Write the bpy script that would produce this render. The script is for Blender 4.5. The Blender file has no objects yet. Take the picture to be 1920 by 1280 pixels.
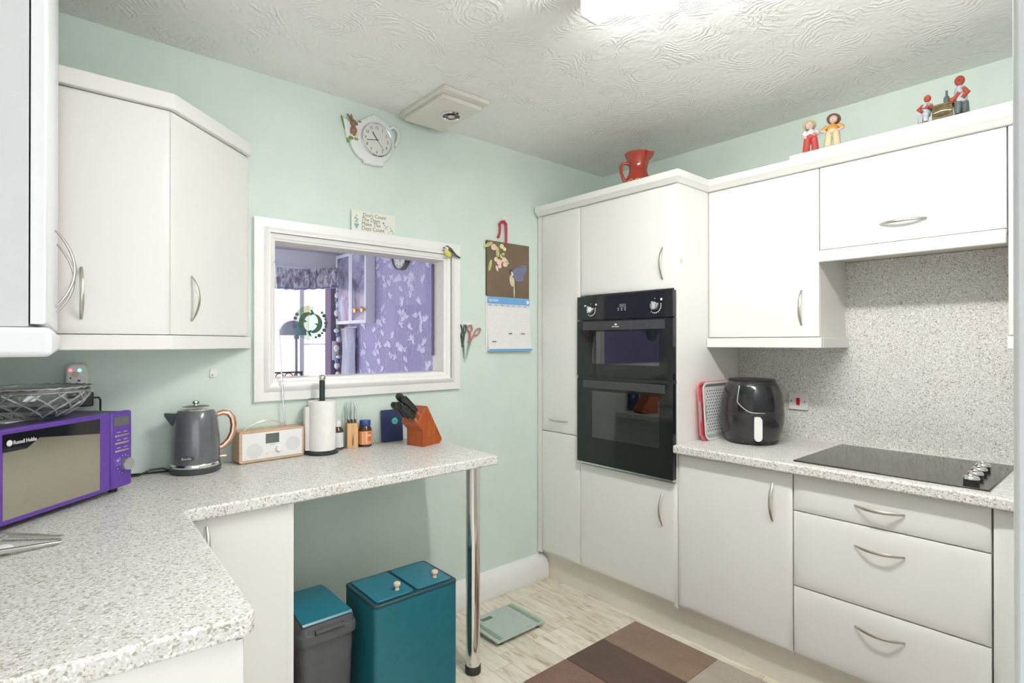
import bpy, bmesh, math, random
from mathutils import Vector, Matrix

# ------------------------------------------------------------------ camera, world, lights, exposure
SC = bpy.context.scene
COL = SC.collection
FPX, YAW, PIT, CAMH = 1028.0, math.radians(40.8), math.radians(0.17), 1.375
cam_d = bpy.data.cameras.new('camera')
cam_d.sensor_width = 36.0
cam_d.lens = FPX * 36.0 / 1920.0
cam_d.clip_start = 0.02
cam = bpy.data.objects.new('camera', cam_d)
COL.objects.link(cam)
cam.location = (0, 0, CAMH)
cam.rotation_euler = (math.radians(90) + PIT, 0, -YAW)
SC.camera = cam

world = bpy.data.worlds.new('world')
SC.world = world
world.use_nodes = True
WBG = world.node_tree.nodes['Background']
WBG.inputs['Color'].default_value = (0.93, 0.96, 1.0, 1)
WBG.inputs['Strength'].default_value = 2.8
TUBE_STRENGTH = 94.0

SC.view_settings.view_transform = 'Standard'
SC.view_settings.look = 'None'
SC.view_settings.gamma = 1.0
SC.view_settings.use_curve_mapping = False
SC.view_settings.exposure = 0.08

# pixel helpers (1920 x 1280 frame): a pixel's ray met with a wall, a floor or a worktop
_fw = Vector((math.sin(YAW) * math.cos(PIT), math.cos(YAW) * math.cos(PIT), math.sin(PIT)))
_rt = Vector((math.cos(YAW), -math.sin(YAW), 0))
_up = _rt.cross(_fw)
_C = Vector((0, 0, CAMH))
def ray(x, y): return _fw + _rt * ((x - 960) / FPX) - _up * ((y - 640) / FPX)
def onX(x, y, X): d = ray(x, y); return _C + d * (X / d.x)
def onY(x, y, Y): d = ray(x, y); return _C + d * (Y / d.y)
def onZ(x, y, Z): d = ray(x, y); return _C + d * ((Z - CAMH) / d.z)

# ------------------------------------------------------------------ room numbers (metres)
YB = 2.36      # back wall
XR = 2.83      # wall with the cooker
ZC = 2.475     # ceiling
XL = -0.40     # wall at the short run
YF = 0.0657    # kitchen face of the doorway wall
ZW = 0.91      # worktop top
XD = 2.23      # base and tall door faces
XU = 2.50      # wall cabinet door faces
YL2 = 2.46     # lounge face of the hatch wall
YW = 6.62      # lounge window wall

# ------------------------------------------------------------------ materials
MATS = {}
def nodes_of(name):
    m = bpy.data.materials.new(name)
    m.use_nodes = True
    nt = m.node_tree
    b = nt.nodes['Principled BSDF']
    MATS[name] = m
    return m, nt, b
def coords(nt, scale=1.0, kind='Object'):
    t = nt.nodes.new('ShaderNodeTexCoord')
    mp = nt.nodes.new('ShaderNodeMapping')
    if not isinstance(scale, (tuple, list)): scale = (scale,) * 3
    mp.inputs['Scale'].default_value = scale
    nt.links.new(t.outputs[kind], mp.inputs['Vector'])
    return mp.outputs['Vector']
def noise(nt, vec, scale, detail=3, rough=0.5, dist=0.0):
    n = nt.nodes.new('ShaderNodeTexNoise')
    n.inputs['Scale'].default_value = scale
    n.inputs['Detail'].default_value = detail
    n.inputs['Roughness'].default_value = rough
    n.inputs['Distortion'].default_value = dist
    nt.links.new(vec, n.inputs['Vector'])
    return n
def ramp(nt, fac, stops, interp='LINEAR'):
    r = nt.nodes.new('ShaderNodeValToRGB')
    r.color_ramp.interpolation = interp
    els = r.color_ramp.elements
    while len(els) < len(stops): els.new(0.5)
    for e, (p, c) in zip(els, stops):
        e.position = p
        e.color = (*c, 1) if len(c) == 3 else c
    nt.links.new(fac, r.inputs['Fac'])
    return r.outputs['Color']
def mixc(nt, fac, a, b, mode='MIX'):
    m = nt.nodes.new('ShaderNodeMix')
    m.data_type = 'RGBA'
    m.blend_type = mode
    for s, v in ((0, fac), (6, a), (7, b)):
        if hasattr(v, 'is_output'): nt.links.new(v, m.inputs[s])
        elif s == 0: m.inputs[0].default_value = v
        else: m.inputs[s].default_value = (*v, 1)
    return m.outputs[2]
def math_n(nt, op, a, b=None):
    m = nt.nodes.new('ShaderNodeMath')
    m.operation = op
    for i, v in enumerate((a, b)):
        if v is None: continue
        if hasattr(v, 'is_output'): nt.links.new(v, m.inputs[i])
        else: m.inputs[i].default_value = v
    return m.outputs[0]
def bump(nt, b, h, strength=0.2, dist=0.01):
    n = nt.nodes.new('ShaderNodeBump')
    n.inputs['Strength'].default_value = strength
    n.inputs['Distance'].default_value = dist
    nt.links.new(h, n.inputs['Height'])
    nt.links.new(n.outputs['Normal'], b.inputs['Normal'])

def plain(name, col, rough=0.45, metal=0.0, var=0.05, vscale=30, spec=0.5, coat=0.0, bmp=0.0, bscale=200, ior=None, kind='Object'):
    m, nt, b = nodes_of(name)
    v = coords(nt, 1.0, kind)
    n = noise(nt, v, vscale, 3)
    lo = tuple(max(0, c * (1 - var)) for c in col)
    hi = tuple(min(1, c * (1 + var)) for c in col)
    nt.links.new(ramp(nt, n.outputs['Fac'], [(0.3, lo), (0.7, hi)]), b.inputs['Base Color'])
    b.inputs['Roughness'].default_value = rough
    b.inputs['Metallic'].default_value = metal
    b.inputs['Specular IOR Level'].default_value = spec
    b.inputs['Coat Weight'].default_value = coat
    b.inputs['Coat Roughness'].default_value = 0.08
    if ior: b.inputs['IOR'].default_value = ior
    if bmp:
        n2 = noise(nt, v, bscale, 4)
        bump(nt, b, n2.outputs['Fac'], bmp, 0.002)
    return m
def emit(name, col, strength):
    m, nt, b = nodes_of(name)
    b.inputs['Base Color'].default_value = (*col, 1)
    b.inputs['Emission Color'].default_value = (*col, 1)
    b.inputs['Emission Strength'].default_value = strength
    return m

plain('cream_door', (0.825, 0.815, 0.780), 0.38, var=0.012, vscale=3)
plain('cream_carcass', (0.81, 0.79, 0.74), 0.5, var=0.012, vscale=3)
plain('grey_white', (0.55, 0.56, 0.565), 0.45, var=0.02)
plain('side_white', (0.70, 0.71, 0.72), 0.35, var=0.012)
plain('white_gloss', (0.86, 0.85, 0.83), 0.3, var=0.012)
plain('mint_wall', (0.672, 0.775, 0.700), 0.75, var=0.03, vscale=5, bmp=0.12, bscale=150)
plain('jamb_paint', (0.62, 0.65, 0.67), 0.6, var=0.03, bmp=0.1)
plain('hall_paint', (0.84, 0.83, 0.79), 0.7, var=0.02)
plain('nickel', (0.62, 0.59, 0.53), 0.28, 1.0, var=0.05)
plain('chrome', (0.80, 0.79, 0.77), 0.10, 1.0, var=0.02)
plain('steel', (0.68, 0.69, 0.70), 0.22, 1.0, var=0.05)
plain('copper', (0.83, 0.46, 0.33), 0.22, 1.0, var=0.05)
plain('black_gloss', (0.010, 0.011, 0.013), 0.07, var=0.1, spec=0.5, ior=1.55)
plain('oven_glass', (0.010, 0.013, 0.012), 0.08, var=0.1, spec=0.5, ior=1.5)
plain('oven_strip', (0.05, 0.052, 0.055), 0.25, var=0.1)
plain('hob_glass', (0.032, 0.030, 0.024), 0.10, var=0.6, vscale=400, ior=1.5)
plain('black_plastic', (0.02, 0.021, 0.022), 0.35, var=0.1)
plain('fryer_black', (0.022, 0.022, 0.023), 0.16, var=0.1, ior=1.6)
plain('grey_kettle', (0.105, 0.115, 0.125), 0.25, var=0.06, coat=0.6)
plain('kettle_dark', (0.05, 0.055, 0.058), 0.35, var=0.1)
plain('purple', (0.115, 0.045, 0.32), 0.32, var=0.04)
plain('purple_dark', (0.05, 0.035, 0.10), 0.4, var=0.05)
plain('microwave_mirror', (0.52, 0.49, 0.40), 0.18, 0.9, var=0.05, vscale=400)
plain('mark_white', (0.85, 0.85, 0.85), 0.5, var=0.01)
plain('ink', (0.05, 0.05, 0.05), 0.6, var=0.05)
plain('ink_brown', (0.22, 0.16, 0.10), 0.6, var=0.05)
plain('white_plastic', (0.82, 0.82, 0.80), 0.35, var=0.01)
plain('paper', (0.84, 0.83, 0.80), 0.8, var=0.02, vscale=60, bmp=0.1)
plain('tissue', (0.87, 0.86, 0.82), 0.9, var=0.02, vscale=40, bmp=0.35, bscale=90)
plain('screen_grey', (0.12, 0.13, 0.12), 0.2, var=0.1)
plain('speaker_cloth', (0.70, 0.70, 0.69), 0.8, var=0.06, vscale=900)
plain('amber_glass', (0.07, 0.035, 0.02), 0.08, var=0.1)
plain('label_orange', (0.80, 0.33, 0.14), 0.5, var=0.1, vscale=120)
plain('label_cream', (0.88, 0.60, 0.36), 0.5, var=0.05)
plain('label_red', (0.62, 0.10, 0.06), 0.5, var=0.05)
plain('label_white', (0.72, 0.72, 0.74), 0.5, var=0.05)
plain('cap_blue', (0.03, 0.07, 0.24), 0.35, var=0.1)
plain('navy', (0.028, 0.042, 0.12), 0.5, var=0.1)
plain('green_disc', (0.10, 0.52, 0.36), 0.5, var=0.05)
plain('knife_handle', (0.025, 0.028, 0.024), 0.3, var=0.1)
plain('teal', (0.008, 0.125, 0.165), 0.38, var=0.05)
plain('teal_lid', (0.010, 0.165, 0.235), 0.3, var=0.05)
plain('teal_dark', (0.012, 0.055, 0.07), 0.45, var=0.05)
plain('bin_grey', (0.085, 0.088, 0.09), 0.42, var=0.06, bmp=0.1)
plain('pale_wood', (0.80, 0.62, 0.46), 0.5, var=0.08)
plain('scale_glass', (0.44, 0.53, 0.47), 0.15, var=0.03)
plain('scale_strip', (0.24, 0.31, 0.24), 0.3, var=0.05)
plain('red_switch', (0.72, 0.02, 0.03), 0.3, var=0.03)
plain('coral', (0.86, 0.20, 0.22), 0.4, var=0.03)
plain('tray_white', (0.80, 0.80, 0.79), 0.4, var=0.02)
plain('tray_hole', (0.05, 0.05, 0.05), 0.7, var=0.05)
plain('tray_grey', (0.42, 0.43, 0.40), 0.5, var=0.03)
plain('jug_red', (0.36, 0.035, 0.016), 0.12, var=0.12, coat=0.5)
plain('jug_dark', (0.22, 0.05, 0.02), 0.2, var=0.2)
plain('jug_slip', (0.82, 0.52, 0.25), 0.4, var=0.1)
plain('ceramic_white', (0.80, 0.81, 0.80), 0.18, var=0.02, coat=0.4)
plain('clock_face', (0.72, 0.72, 0.68), 0.35, var=0.02)
plain('rabbit_fur', (0.27, 0.16, 0.09), 0.5, var=0.25, vscale=80)
plain('leaf_green', (0.24, 0.33, 0.07), 0.5, var=0.25, vscale=60)
plain('leaf_pale', (0.52, 0.55, 0.22), 0.5, var=0.2, vscale=60)
plain('skin_pink', (0.70, 0.50, 0.44), 0.3, var=0.04)
plain('straw', (0.56, 0.50, 0.28), 0.4, var=0.1)
plain('hat_brown', (0.18, 0.11, 0.07), 0.35, var=0.15)
plain('shirt_lilac', (0.66, 0.67, 0.74), 0.35, var=0.05)
plain('shirt_ochre', (0.62, 0.28, 0.05), 0.35, var=0.15)
plain('trouser_red', (0.52, 0.07, 0.06), 0.3, var=0.15)
plain('trouser_cream', (0.66, 0.54, 0.34), 0.35, var=0.06)
plain('terracotta', (0.40, 0.065, 0.035), 0.3, var=0.15)
plain('glaze_olive', (0.12, 0.085, 0.03), 0.08, var=0.4, vscale=60, coat=0.8)
plain('glaze_grey', (0.46, 0.48, 0.52), 0.15, var=0.25, vscale=120, coat=0.6)
plain('glaze_dark', (0.09, 0.11, 0.11), 0.12, var=0.3, coat=0.6)
plain('cord_red', (0.50, 0.03, 0.06), 0.6, var=0.1)
plain('cal_blue', (0.16, 0.40, 0.72), 0.5, var=0.03)
plain('cal_edge', (0.10, 0.09, 0.05), 0.7, var=0.1)
plain('blossom', (0.88, 0.60, 0.50), 0.6, var=0.15, vscale=120)
plain('blossom_yellow', (0.75, 0.68, 0.34), 0.6, var=0.12, vscale=120)
plain('bird_blue', (0.18, 0.19, 0.30), 0.6, var=0.25, vscale=200)
plain('bird_cream', (0.66, 0.62, 0.40), 0.6, var=0.1)
plain('bird_yellow', (0.72, 0.62, 0.13), 0.5, var=0.12, vscale=100)
plain('bird_green', (0.04, 0.095, 0.05), 0.5, var=0.3, vscale=100)
plain('stand_dark', (0.018, 0.032, 0.027), 0.35, var=0.1)
plain('bird_grey', (0.17, 0.22, 0.20), 0.5, var=0.2)
plain('scissor_pink', (0.46, 0.17, 0.15), 0.4, var=0.1)
plain('scissor_green', (0.06, 0.085, 0.06), 0.4, var=0.1)
plain('sign_blue', (0.16, 0.40, 0.48), 0.6, var=0.1)
plain('sign_green', (0.25, 0.50, 0.40), 0.6, var=0.2)
plain('sign_paper', (0.80, 0.81, 0.72), 0.7, var=0.02)
plain('vent_paint', (0.76, 0.73, 0.66), 0.5, var=0.02)
plain('lounge_wall', (0.36, 0.33, 0.55), 0.7, var=0.05)
plain('lounge_leaf', (0.66, 0.66, 0.86), 0.35, var=0.15)
plain('lounge_white', (0.82, 0.82, 0.88), 0.6, var=0.02)
plain('lounge_carpet', (0.40, 0.37, 0.42), 0.95, var=0.1)
plain('violet_dark', (0.10, 0.07, 0.17), 0.5, var=0.05)
plain('pink_render', (0.78, 0.50, 0.45), 0.9, var=0.04)
plain('brass', (0.70, 0.44, 0.16), 0.25, 0.8, var=0.08)
plain('pewter', (0.27, 0.31, 0.38), 0.4, var=0.06)
plain('iron', (0.05, 0.045, 0.06), 0.5, var=0.1)
plain('sheer', (0.74, 0.75, 0.86), 0.9, var=0.04)
plain('bead_red', (0.30, 0.06, 0.10), 0.3, var=0.1)
plain('bead_green', (0.20, 0.30, 0.20), 0.3, var=0.1)
plain('bead_white', (0.80, 0.80, 0.86), 0.3, var=0.05)
plain('bead_blue', (0.15, 0.25, 0.50), 0.3, var=0.05)
plain('plinth_cream', (0.78, 0.74, 0.65), 0.55, var=0.02)
plain('rubber', (0.03, 0.03, 0.03), 0.6, var=0.1)
emit('led_red', (1.0, 0.12, 0.16), 3.0)
emit('led_green', (0.2, 1.0, 0.55), 3.0)
emit('tube_glow', (1.0, 0.99, 0.97), TUBE_STRENGTH)
emit('tube_side_glow', (1.0, 0.99, 0.97), TUBE_STRENGTH * 0.45)

def mat_laminate():
    m, nt, b = nodes_of('stone_laminate')
    v = coords(nt, 1.0)
    def cells(sc):
        t = nt.nodes.new('ShaderNodeTexVoronoi')
        t.inputs['Scale'].default_value = sc
        nt.links.new(v, t.inputs['Vector'])
        s = nt.nodes.new('ShaderNodeSeparateColor')
        nt.links.new(t.outputs['Color'], s.inputs[0])
        return s.outputs
    big = noise(nt, v, 7, 3)
    base = ramp(nt, big.outputs['Fac'], [(0.3, (0.70, 0.69, 0.665)), (0.7, (0.76, 0.75, 0.725))])
    a = cells(230)
    c = cells(380)
    f1 = ramp(nt, a[0], [(0.85, (0, 0, 0)), (0.88, (1, 1, 1))])
    f2 = ramp(nt, c[1], [(0.70, (0, 0, 0)), (0.75, (1, 1, 1))])
    f3 = ramp(nt, a[2], [(0.84, (0, 0, 0)), (0.88, (1, 1, 1))])
    x = mixc(nt, f2, base, (0.60, 0.575, 0.525))
    x = mixc(nt, f3, x, (0.86, 0.85, 0.83))
    x = mixc(nt, f1, x, (0.42, 0.385, 0.315))
    nt.links.new(x, b.inputs['Base Color'])
    b.inputs['Roughness'].default_value = 0.33
mat_laminate()

def mat_ceiling():
    m, nt, b = nodes_of('swirl_plaster')
    v = coords(nt, 1.0)
    wob = noise(nt, v, 3.5, 2)
    vv = nt.nodes.new('ShaderNodeVectorMath'); vv.operation = 'MULTIPLY_ADD'
    vv.inputs[1].default_value = (0.28, 0.28, 0.0)
    nt.links.new(wob.outputs['Color'], vv.inputs[0]); nt.links.new(v, vv.inputs[2])
    vo = nt.nodes.new('ShaderNodeTexVoronoi')
    vo.inputs['Scale'].default_value = 4.2
    nt.links.new(vv.outputs[0], vo.inputs['Vector'])
    fine = noise(nt, v, 45, 3)
    ph = math_n(nt, 'MULTIPLY_ADD', vo.outputs['Distance'], 42.0)
    nt.links.new(math_n(nt, 'MULTIPLY', fine.outputs['Fac'], 5.0), ph.node.inputs[2])
    s = math_n(nt, 'SINE', ph)
    s = math_n(nt, 'POWER', math_n(nt, 'ABSOLUTE', s), 3.0)
    mask = ramp(nt, noise(nt, v, 9, 3).outputs['Fac'], [(0.42, (0, 0, 0)), (0.62, (1, 1, 1))])
    h = math_n(nt, 'MULTIPLY', s, mask)
    h = math_n(nt, 'ADD', h, math_n(nt, 'MULTIPLY', noise(nt, v, 22, 4).outputs['Fac'], 1.2))
    bump(nt, b, h, 0.5, 0.006)
    b.inputs['Base Color'].default_value = (0.90, 0.90, 0.87, 1)
    b.inputs['Roughness'].default_value = 0.85
mat_ceiling()

def mat_planks():
    m, nt, b = nodes_of('whitewashed_plank')
    oi = nt.nodes.new('ShaderNodeObjectInfo')
    t = nt.nodes.new('ShaderNodeTexCoord')
    ad = nt.nodes.new('ShaderNodeVectorMath'); ad.operation = 'MULTIPLY_ADD'
    ad.inputs[1].default_value = (37.0, 53.0, 0.0)
    cmb = nt.nodes.new('ShaderNodeCombineXYZ')
    for i in range(2): nt.links.new(oi.outputs['Random'], cmb.inputs[i])
    nt.links.new(cmb.outputs[0], ad.inputs[0]); nt.links.new(t.outputs['Object'], ad.inputs[2])
    mp = nt.nodes.new('ShaderNodeMapping'); mp.inputs['Scale'].default_value = (9, 1.6, 1)
    nt.links.new(ad.outputs[0], mp.inputs['Vector'])
    g = noise(nt, mp.outputs[0], 4, 5, 0.6, 0.6)
    p = noise(nt, ad.outputs[0], 6, 4, 0.6)
    x = ramp(nt, g.outputs['Fac'], [(0.32, (0.46, 0.345, 0.22)), (0.45, (0.74, 0.665, 0.54)), (0.60, (0.84, 0.79, 0.69))])
    patch = ramp(nt, p.outputs['Fac'], [(0.42, (0, 0, 0)), (0.66, (1, 1, 1))])
    x = mixc(nt, math_n(nt, 'MULTIPLY', patch, 0.55), x, (0.86, 0.83, 0.75))
    tint = ramp(nt, oi.outputs['Random'], [(0.0, (0.86, 0.84, 0.80)), (0.5, (1, 0.99, 0.97)), (1.0, (0.93, 0.93, 0.92))])
    x = mixc(nt, 1.0, x, tint, 'MULTIPLY')
    nt.links.new(x, b.inputs['Base Color'])
    b.inputs['Roughness'].default_value = 0.42
    bump(nt, b, g.outputs['Fac'], 0.1, 0.002)
mat_planks()

def mat_wood(name, c1, c2, scale=(3, 3, 40), rough=0.45):
    m, nt, b = nodes_of(name)
    v = coords(nt, scale)
    n = noise(nt, v, 6, 5, 0.6, 0.8)
    nt.links.new(ramp(nt, n.outputs['Fac'], [(0.3, c1), (0.7, c2)]), b.inputs['Base Color'])
    b.inputs['Roughness'].default_value = rough
mat_wood('knife_block_wood', (0.33, 0.065, 0.015), (0.47, 0.12, 0.03), (8, 8, 2), 0.35)
mat_wood('steak_block_wood', (0.62, 0.34, 0.13), (0.76, 0.49, 0.24), (14, 14, 2))
mat_wood('radio_oak', (0.52, 0.34, 0.21), (0.66, 0.47, 0.32), (2, 20, 20))

def mat_pile(name, col, speck=0.22):
    m, nt, b = nodes_of(name)
    v = coords(nt, 1.0)
    n = noise(nt, v, 260, 3, 0.7)
    n2 = noise(nt, v, 7, 3)
    lo = tuple(c * (1 - speck) for c in col); hi = tuple(min(1, c * (1 + speck)) for c in col)
    x = ramp(nt, n.outputs['Fac'], [(0.3, lo), (0.7, hi)])
    x = mixc(nt, 1.0, x, ramp(nt, n2.outputs['Fac'], [(0.3, (0.82, 0.80, 0.78)), (0.7, (1, 1, 1))]), 'MULTIPLY')
    nt.links.new(x, b.inputs['Base Color'])
    b.inputs['Roughness'].default_value = 1.0
    b.inputs['Sheen Weight'].default_value = 0.2
    bump(nt, b, n.outputs['Fac'], 0.8, 0.006)
mat_pile('pile_tan', (0.30, 0.19, 0.125))
mat_pile('pile_dark', (0.105, 0.052, 0.033))
mat_pile('pile_mid', (0.25, 0.135, 0.095), 0.35)
mat_pile('pile_beige', (0.52, 0.46, 0.38))

def mat_glass(name, tint, gloss=0.12, rough=0.0):
    m = bpy.data.materials.new(name); m.use_nodes = True; MATS[name] = m
    nt = m.node_tree; nt.nodes.remove(nt.nodes['Principled BSDF'])
    out = nt.nodes['Material Output']
    tr = nt.nodes.new('ShaderNodeBsdfTransparent'); tr.inputs[0].default_value = (*tint, 1)
    gl = nt.nodes.new('ShaderNodeBsdfGlossy'); gl.inputs['Roughness'].default_value = rough
    mx = nt.nodes.new('ShaderNodeMixShader')
    mx.inputs[0].default_value = gloss
    nt.links.new(tr.outputs[0], mx.inputs[1]); nt.links.new(gl.outputs[0], mx.inputs[2])
    nt.links.new(mx.outputs[0], out.inputs['Surface'])
mat_glass('pane_glass', (0.985, 0.985, 0.995), 0.035)
mat_glass('oven_window', (0.20, 0.25, 0.23), 0.16)
mat_glass('cut_crystal', (0.90, 0.93, 0.91), 0.45, 0.02)
plain('cut_ridge', (0.62, 0.66, 0.64), 0.06, var=0.1, spec=1.0, ior=1.9)
MATS['cut_ridge'].node_tree.nodes['Principled BSDF'].inputs['Transmission Weight'].default_value = 0.55
_nt = MATS['cut_crystal'].node_tree
_gl = _nt.nodes.new('ShaderNodeBsdfGlass'); _gl.inputs['IOR'].default_value = 1.5; _gl.inputs['Roughness'].default_value = 0.0
_mx = _nt.nodes.new('ShaderNodeMixShader'); _mx.inputs[0].default_value = 0.62
_old = [n for n in _nt.nodes if n.type == 'MIX_SHADER' and n != _mx][0]
_nt.links.new(_old.outputs[0], _mx.inputs[1]); _nt.links.new(_gl.outputs[0], _mx.inputs[2])
_nt.links.new(_mx.outputs[0], _nt.nodes['Material Output'].inputs['Surface'])
mat_glass('suncatcher_clear', (0.70, 0.90, 0.86), 0.05)
mat_glass('suncatcher_pale', (0.93, 0.90, 0.74), 0.05)
def mat_fabric_mottled():
    m, nt, b = nodes_of('pelmet_fabric')
    v = coords(nt, (1, 1, 0.5))
    n = noise(nt, v, 26, 4, 0.65, 0.5)
    nt.links.new(ramp(nt, n.outputs['Fac'], [(0.35, (0.10, 0.08, 0.16)), (0.48, (0.32, 0.28, 0.40)), (0.58, (0.72, 0.70, 0.76))]), b.inputs['Base Color'])
    b.inputs['Roughness'].default_value = 0.9
mat_fabric_mottled()
def mat_cal_photo():
    m, nt, b = nodes_of('photo_brown')
    v = coords(nt, 1.0)
    n = noise(nt, v, 5, 2)
    nt.links.new(ramp(nt, n.outputs['Fac'], [(0.3, (0.13, 0.105, 0.055)), (0.7, (0.20, 0.125, 0.085))]), b.inputs['Base Color'])
    b.inputs['Roughness'].default_value = 0.4
mat_cal_photo()
def mat_smoky():
    m, nt, b = nodes_of('smoky_picture')
    v = coords(nt, (1, 1, 1))
    n = noise(nt, v, 3.0, 4, 0.6, 0.5)
    nt.links.new(ramp(nt, n.outputs['Fac'], [(0.35, (0.10, 0.09, 0.15)), (0.5, (0.30, 0.30, 0.45)), (0.65, (0.55, 0.58, 0.75))]), b.inputs['Base Color'])
    b.inputs['Roughness'].default_value = 0.12
mat_smoky()

# ------------------------------------------------------------------ mesh builder
class MB:
    def __init__(s): s.v = []; s.f = []
    def add(s, vs, fs):
        o = len(s.v)
        s.v += [Vector(p) for p in vs]
        s.f += [[i + o for i in f] for f in fs]
        return s
    def box(s, x0, x1, y0, y1, z0, z1):
        vs = [(x, y, z) for z in (z0, z1) for y in (y0, y1) for x in (x0, x1)]
        return s.add(vs, [(0, 2, 3, 1), (4, 5, 7, 6), (0, 1, 5, 4), (2, 6, 7, 3), (0, 4, 6, 2), (1, 3, 7, 5)])
    def obox(s, c, u, v, w, a, b, d):
        """box about c with half sizes a, b, d along unit vectors u, v, w"""
        c, u, v, w = map(Vector, (c, u, v, w))
        vs = [c + u * (a * i) + v * (b * j) + w * (d * k) for k in (-1, 1) for j in (-1, 1) for i in (-1, 1)]
        return s.add(vs, [(0, 2, 3, 1), (4, 5, 7, 6), (0, 1, 5, 4), (2, 6, 7, 3), (0, 4, 6, 2), (1, 3, 7, 5)])
    def prism(s, poly, z0, z1, fr=None):
        """polygon in (x, y) swept along z; fr = (origin, u, v, n) puts it in another frame"""
        n = len(poly)
        if fr is None: fr = ((0, 0, 0), (1, 0, 0), (0, 1, 0), (0, 0, 1))
        o, u, v, w = map(Vector, fr)
        vs = [o + u * p[0] + v * p[1] + w * z for z in (z0, z1) for p in poly]
        fs = [list(range(n))[::-1], list(range(n, 2 * n))] + [(i, (i + 1) % n, n + (i + 1) % n, n + i) for i in range(n)]
        return s.add(vs, fs)
    def rings(s, rs, cap0=True, cap1=True, closed=True):
        n = len(rs[0]); vs = [p for r in rs for p in r]; fs = []
        for k in range(len(rs) - 1):
            for i in range(n if closed else n - 1):
                j = (i + 1) % n
                fs.append((k * n + i, k * n + j, (k + 1) * n + j, (k + 1) * n + i))
        if cap0: fs.append(list(range(n))[::-1])
        if cap1: fs.append([(len(rs) - 1) * n + i for i in range(n)])
        return s.add(vs, fs)
    def lathe(s, prof, c=(0, 0, 0), n=32, sx=1.0, sy=1.0, cap=True):
        c = Vector(c)
        rs = [[c + Vector((r * sx * math.cos(2 * math.pi * i / n), r * sy * math.sin(2 * math.pi * i / n), z)) for i in range(n)] for r, z in prof]
        return s.rings(rs, cap, cap)
    def cyl(s, p0, p1, r0, r1=None, n=20):
        r1 = r0 if r1 is None else r1
        return s.tube([p0, p1], [r0, r1], n)
    def tube(s, path, r, n=10, flat=None, ref=None, closed=False):
        path = [Vector(p) for p in path]; m = len(path)
        if not isinstance(r, (list, tuple)): r = [r] * m
        rs = []; prev = Vector(ref) if ref else None
        for i, p in enumerate(path):
            a = path[(i - 1) % m] if (i or closed) else p
            b = path[(i + 1) % m] if (i < m - 1 or closed) else p
            t = (b - a).normalized()
            if prev is None: prev = Vector((0, 0, 1)) if abs(t.z) < 0.9 else Vector((1, 0, 0))
            x = (prev - t * prev.dot(t)).normalized(); y = t.cross(x)
            if not ref: prev = x
            fx = r[i] * (flat or 1.0)
            rs.append([p + x * (fx * math.cos(2 * math.pi * k / n)) + y * (r[i] * math.sin(2 * math.pi * k / n)) for k in range(n)])
        if closed: return s.rings(rs + [rs[0]], False, False)
        return s.rings(rs)
    def ell(s, c, r, n=16, m=10, rot=None):
        c = Vector(c); vs = []; R = rot or Matrix.Identity(3)
        if not isinstance(r, (tuple, list)): r = (r, r, r)
        rs = []
        for j in range(1, m):
            th = math.pi * j / m
            rs.append([c + R @ Vector((r[0] * math.sin(th) * math.cos(2 * math.pi * i / n), r[1] * math.sin(th) * math.sin(2 * math.pi * i / n), -r[2] * math.cos(th))) for i in range(n)])
        o = len(s.v); s.rings(rs, False, False)
        b = len(s.v); s.v += [c + R @ Vector((0, 0, -r[2])), c + R @ Vector((0, 0, r[2]))]
        for i in range(n):
            j = (i + 1) % n
            s.f.append([b, o + j, o + i]); l = o + (m - 2) * n
            s.f.append([b + 1, l + i, l + j])
        return s
    def panel(s, o, u, v, n, w, h, th=0.02, bev=0.03, drop=0.005):
        """door or drawer front: pillowed face; o = lower corner on the back face"""
        o, u, v, n = map(Vector, (o, u, v, n))
        rs = []
        for ins, d in ((0, 0), (0, th - drop - 0.001), (0.0015, th - drop), (bev * 0.3, th - drop * 0.45), (bev * 0.62, th - drop * 0.13), (bev, th)):
            rs.append([o + u * a + v * b + n * d for a, b in ((ins, ins), (w - ins, ins), (w - ins, h - ins), (ins, h - ins))])
        return s.rings(rs)
    def build(s, name, mat, parent=None, bevel=0.0, seg=2, smooth=True, ang=38):
        me = bpy.data.meshes.new(name)
        M = Matrix.Identity(4)
        if parent is not None: M = wmat(parent).inverted()
        me.from_pydata([tuple(M @ p) for p in s.v], [], s.f)
        bm = bmesh.new(); bm.from_mesh(me)
        bmesh.ops.recalc_face_normals(bm, faces=bm.faces)
        bm.to_mesh(me); bm.free()
        if smooth:
            for p in me.polygons: p.use_smooth = True
            me.set_sharp_from_angle(angle=math.radians(ang))
        me.materials.append(MATS[mat])
        ob = bpy.data.objects.new(name, me)
        COL.objects.link(ob)
        if parent is not None: ob.parent = parent
        if bevel:
            md = ob.modifiers.new('bevel', 'BEVEL')
            md.width = bevel; md.segments = seg; md.limit_method = 'ANGLE'; md.angle_limit = math.radians(40)
        return ob
def wmat(o):
    m = Matrix.LocRotScale(o.location, o.rotation_euler, None)
    return wmat(o.parent) @ m if o.parent else m
def tag(o, label, cat, group=None):
    o['label'] = label; o['category'] = cat
    if group: o['group'] = group
    return o
def thing(name, loc, label, cat, rz=0.0, group=None):
    o = bpy.data.objects.new(name, None)
    o.empty_display_size = 0.05
    COL.objects.link(o)
    o.location = loc; o.rotation_euler = (0, 0, rz)
    return tag(o, label, cat, group)
def struct(o): o['kind'] = 'structure'; return o
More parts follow.
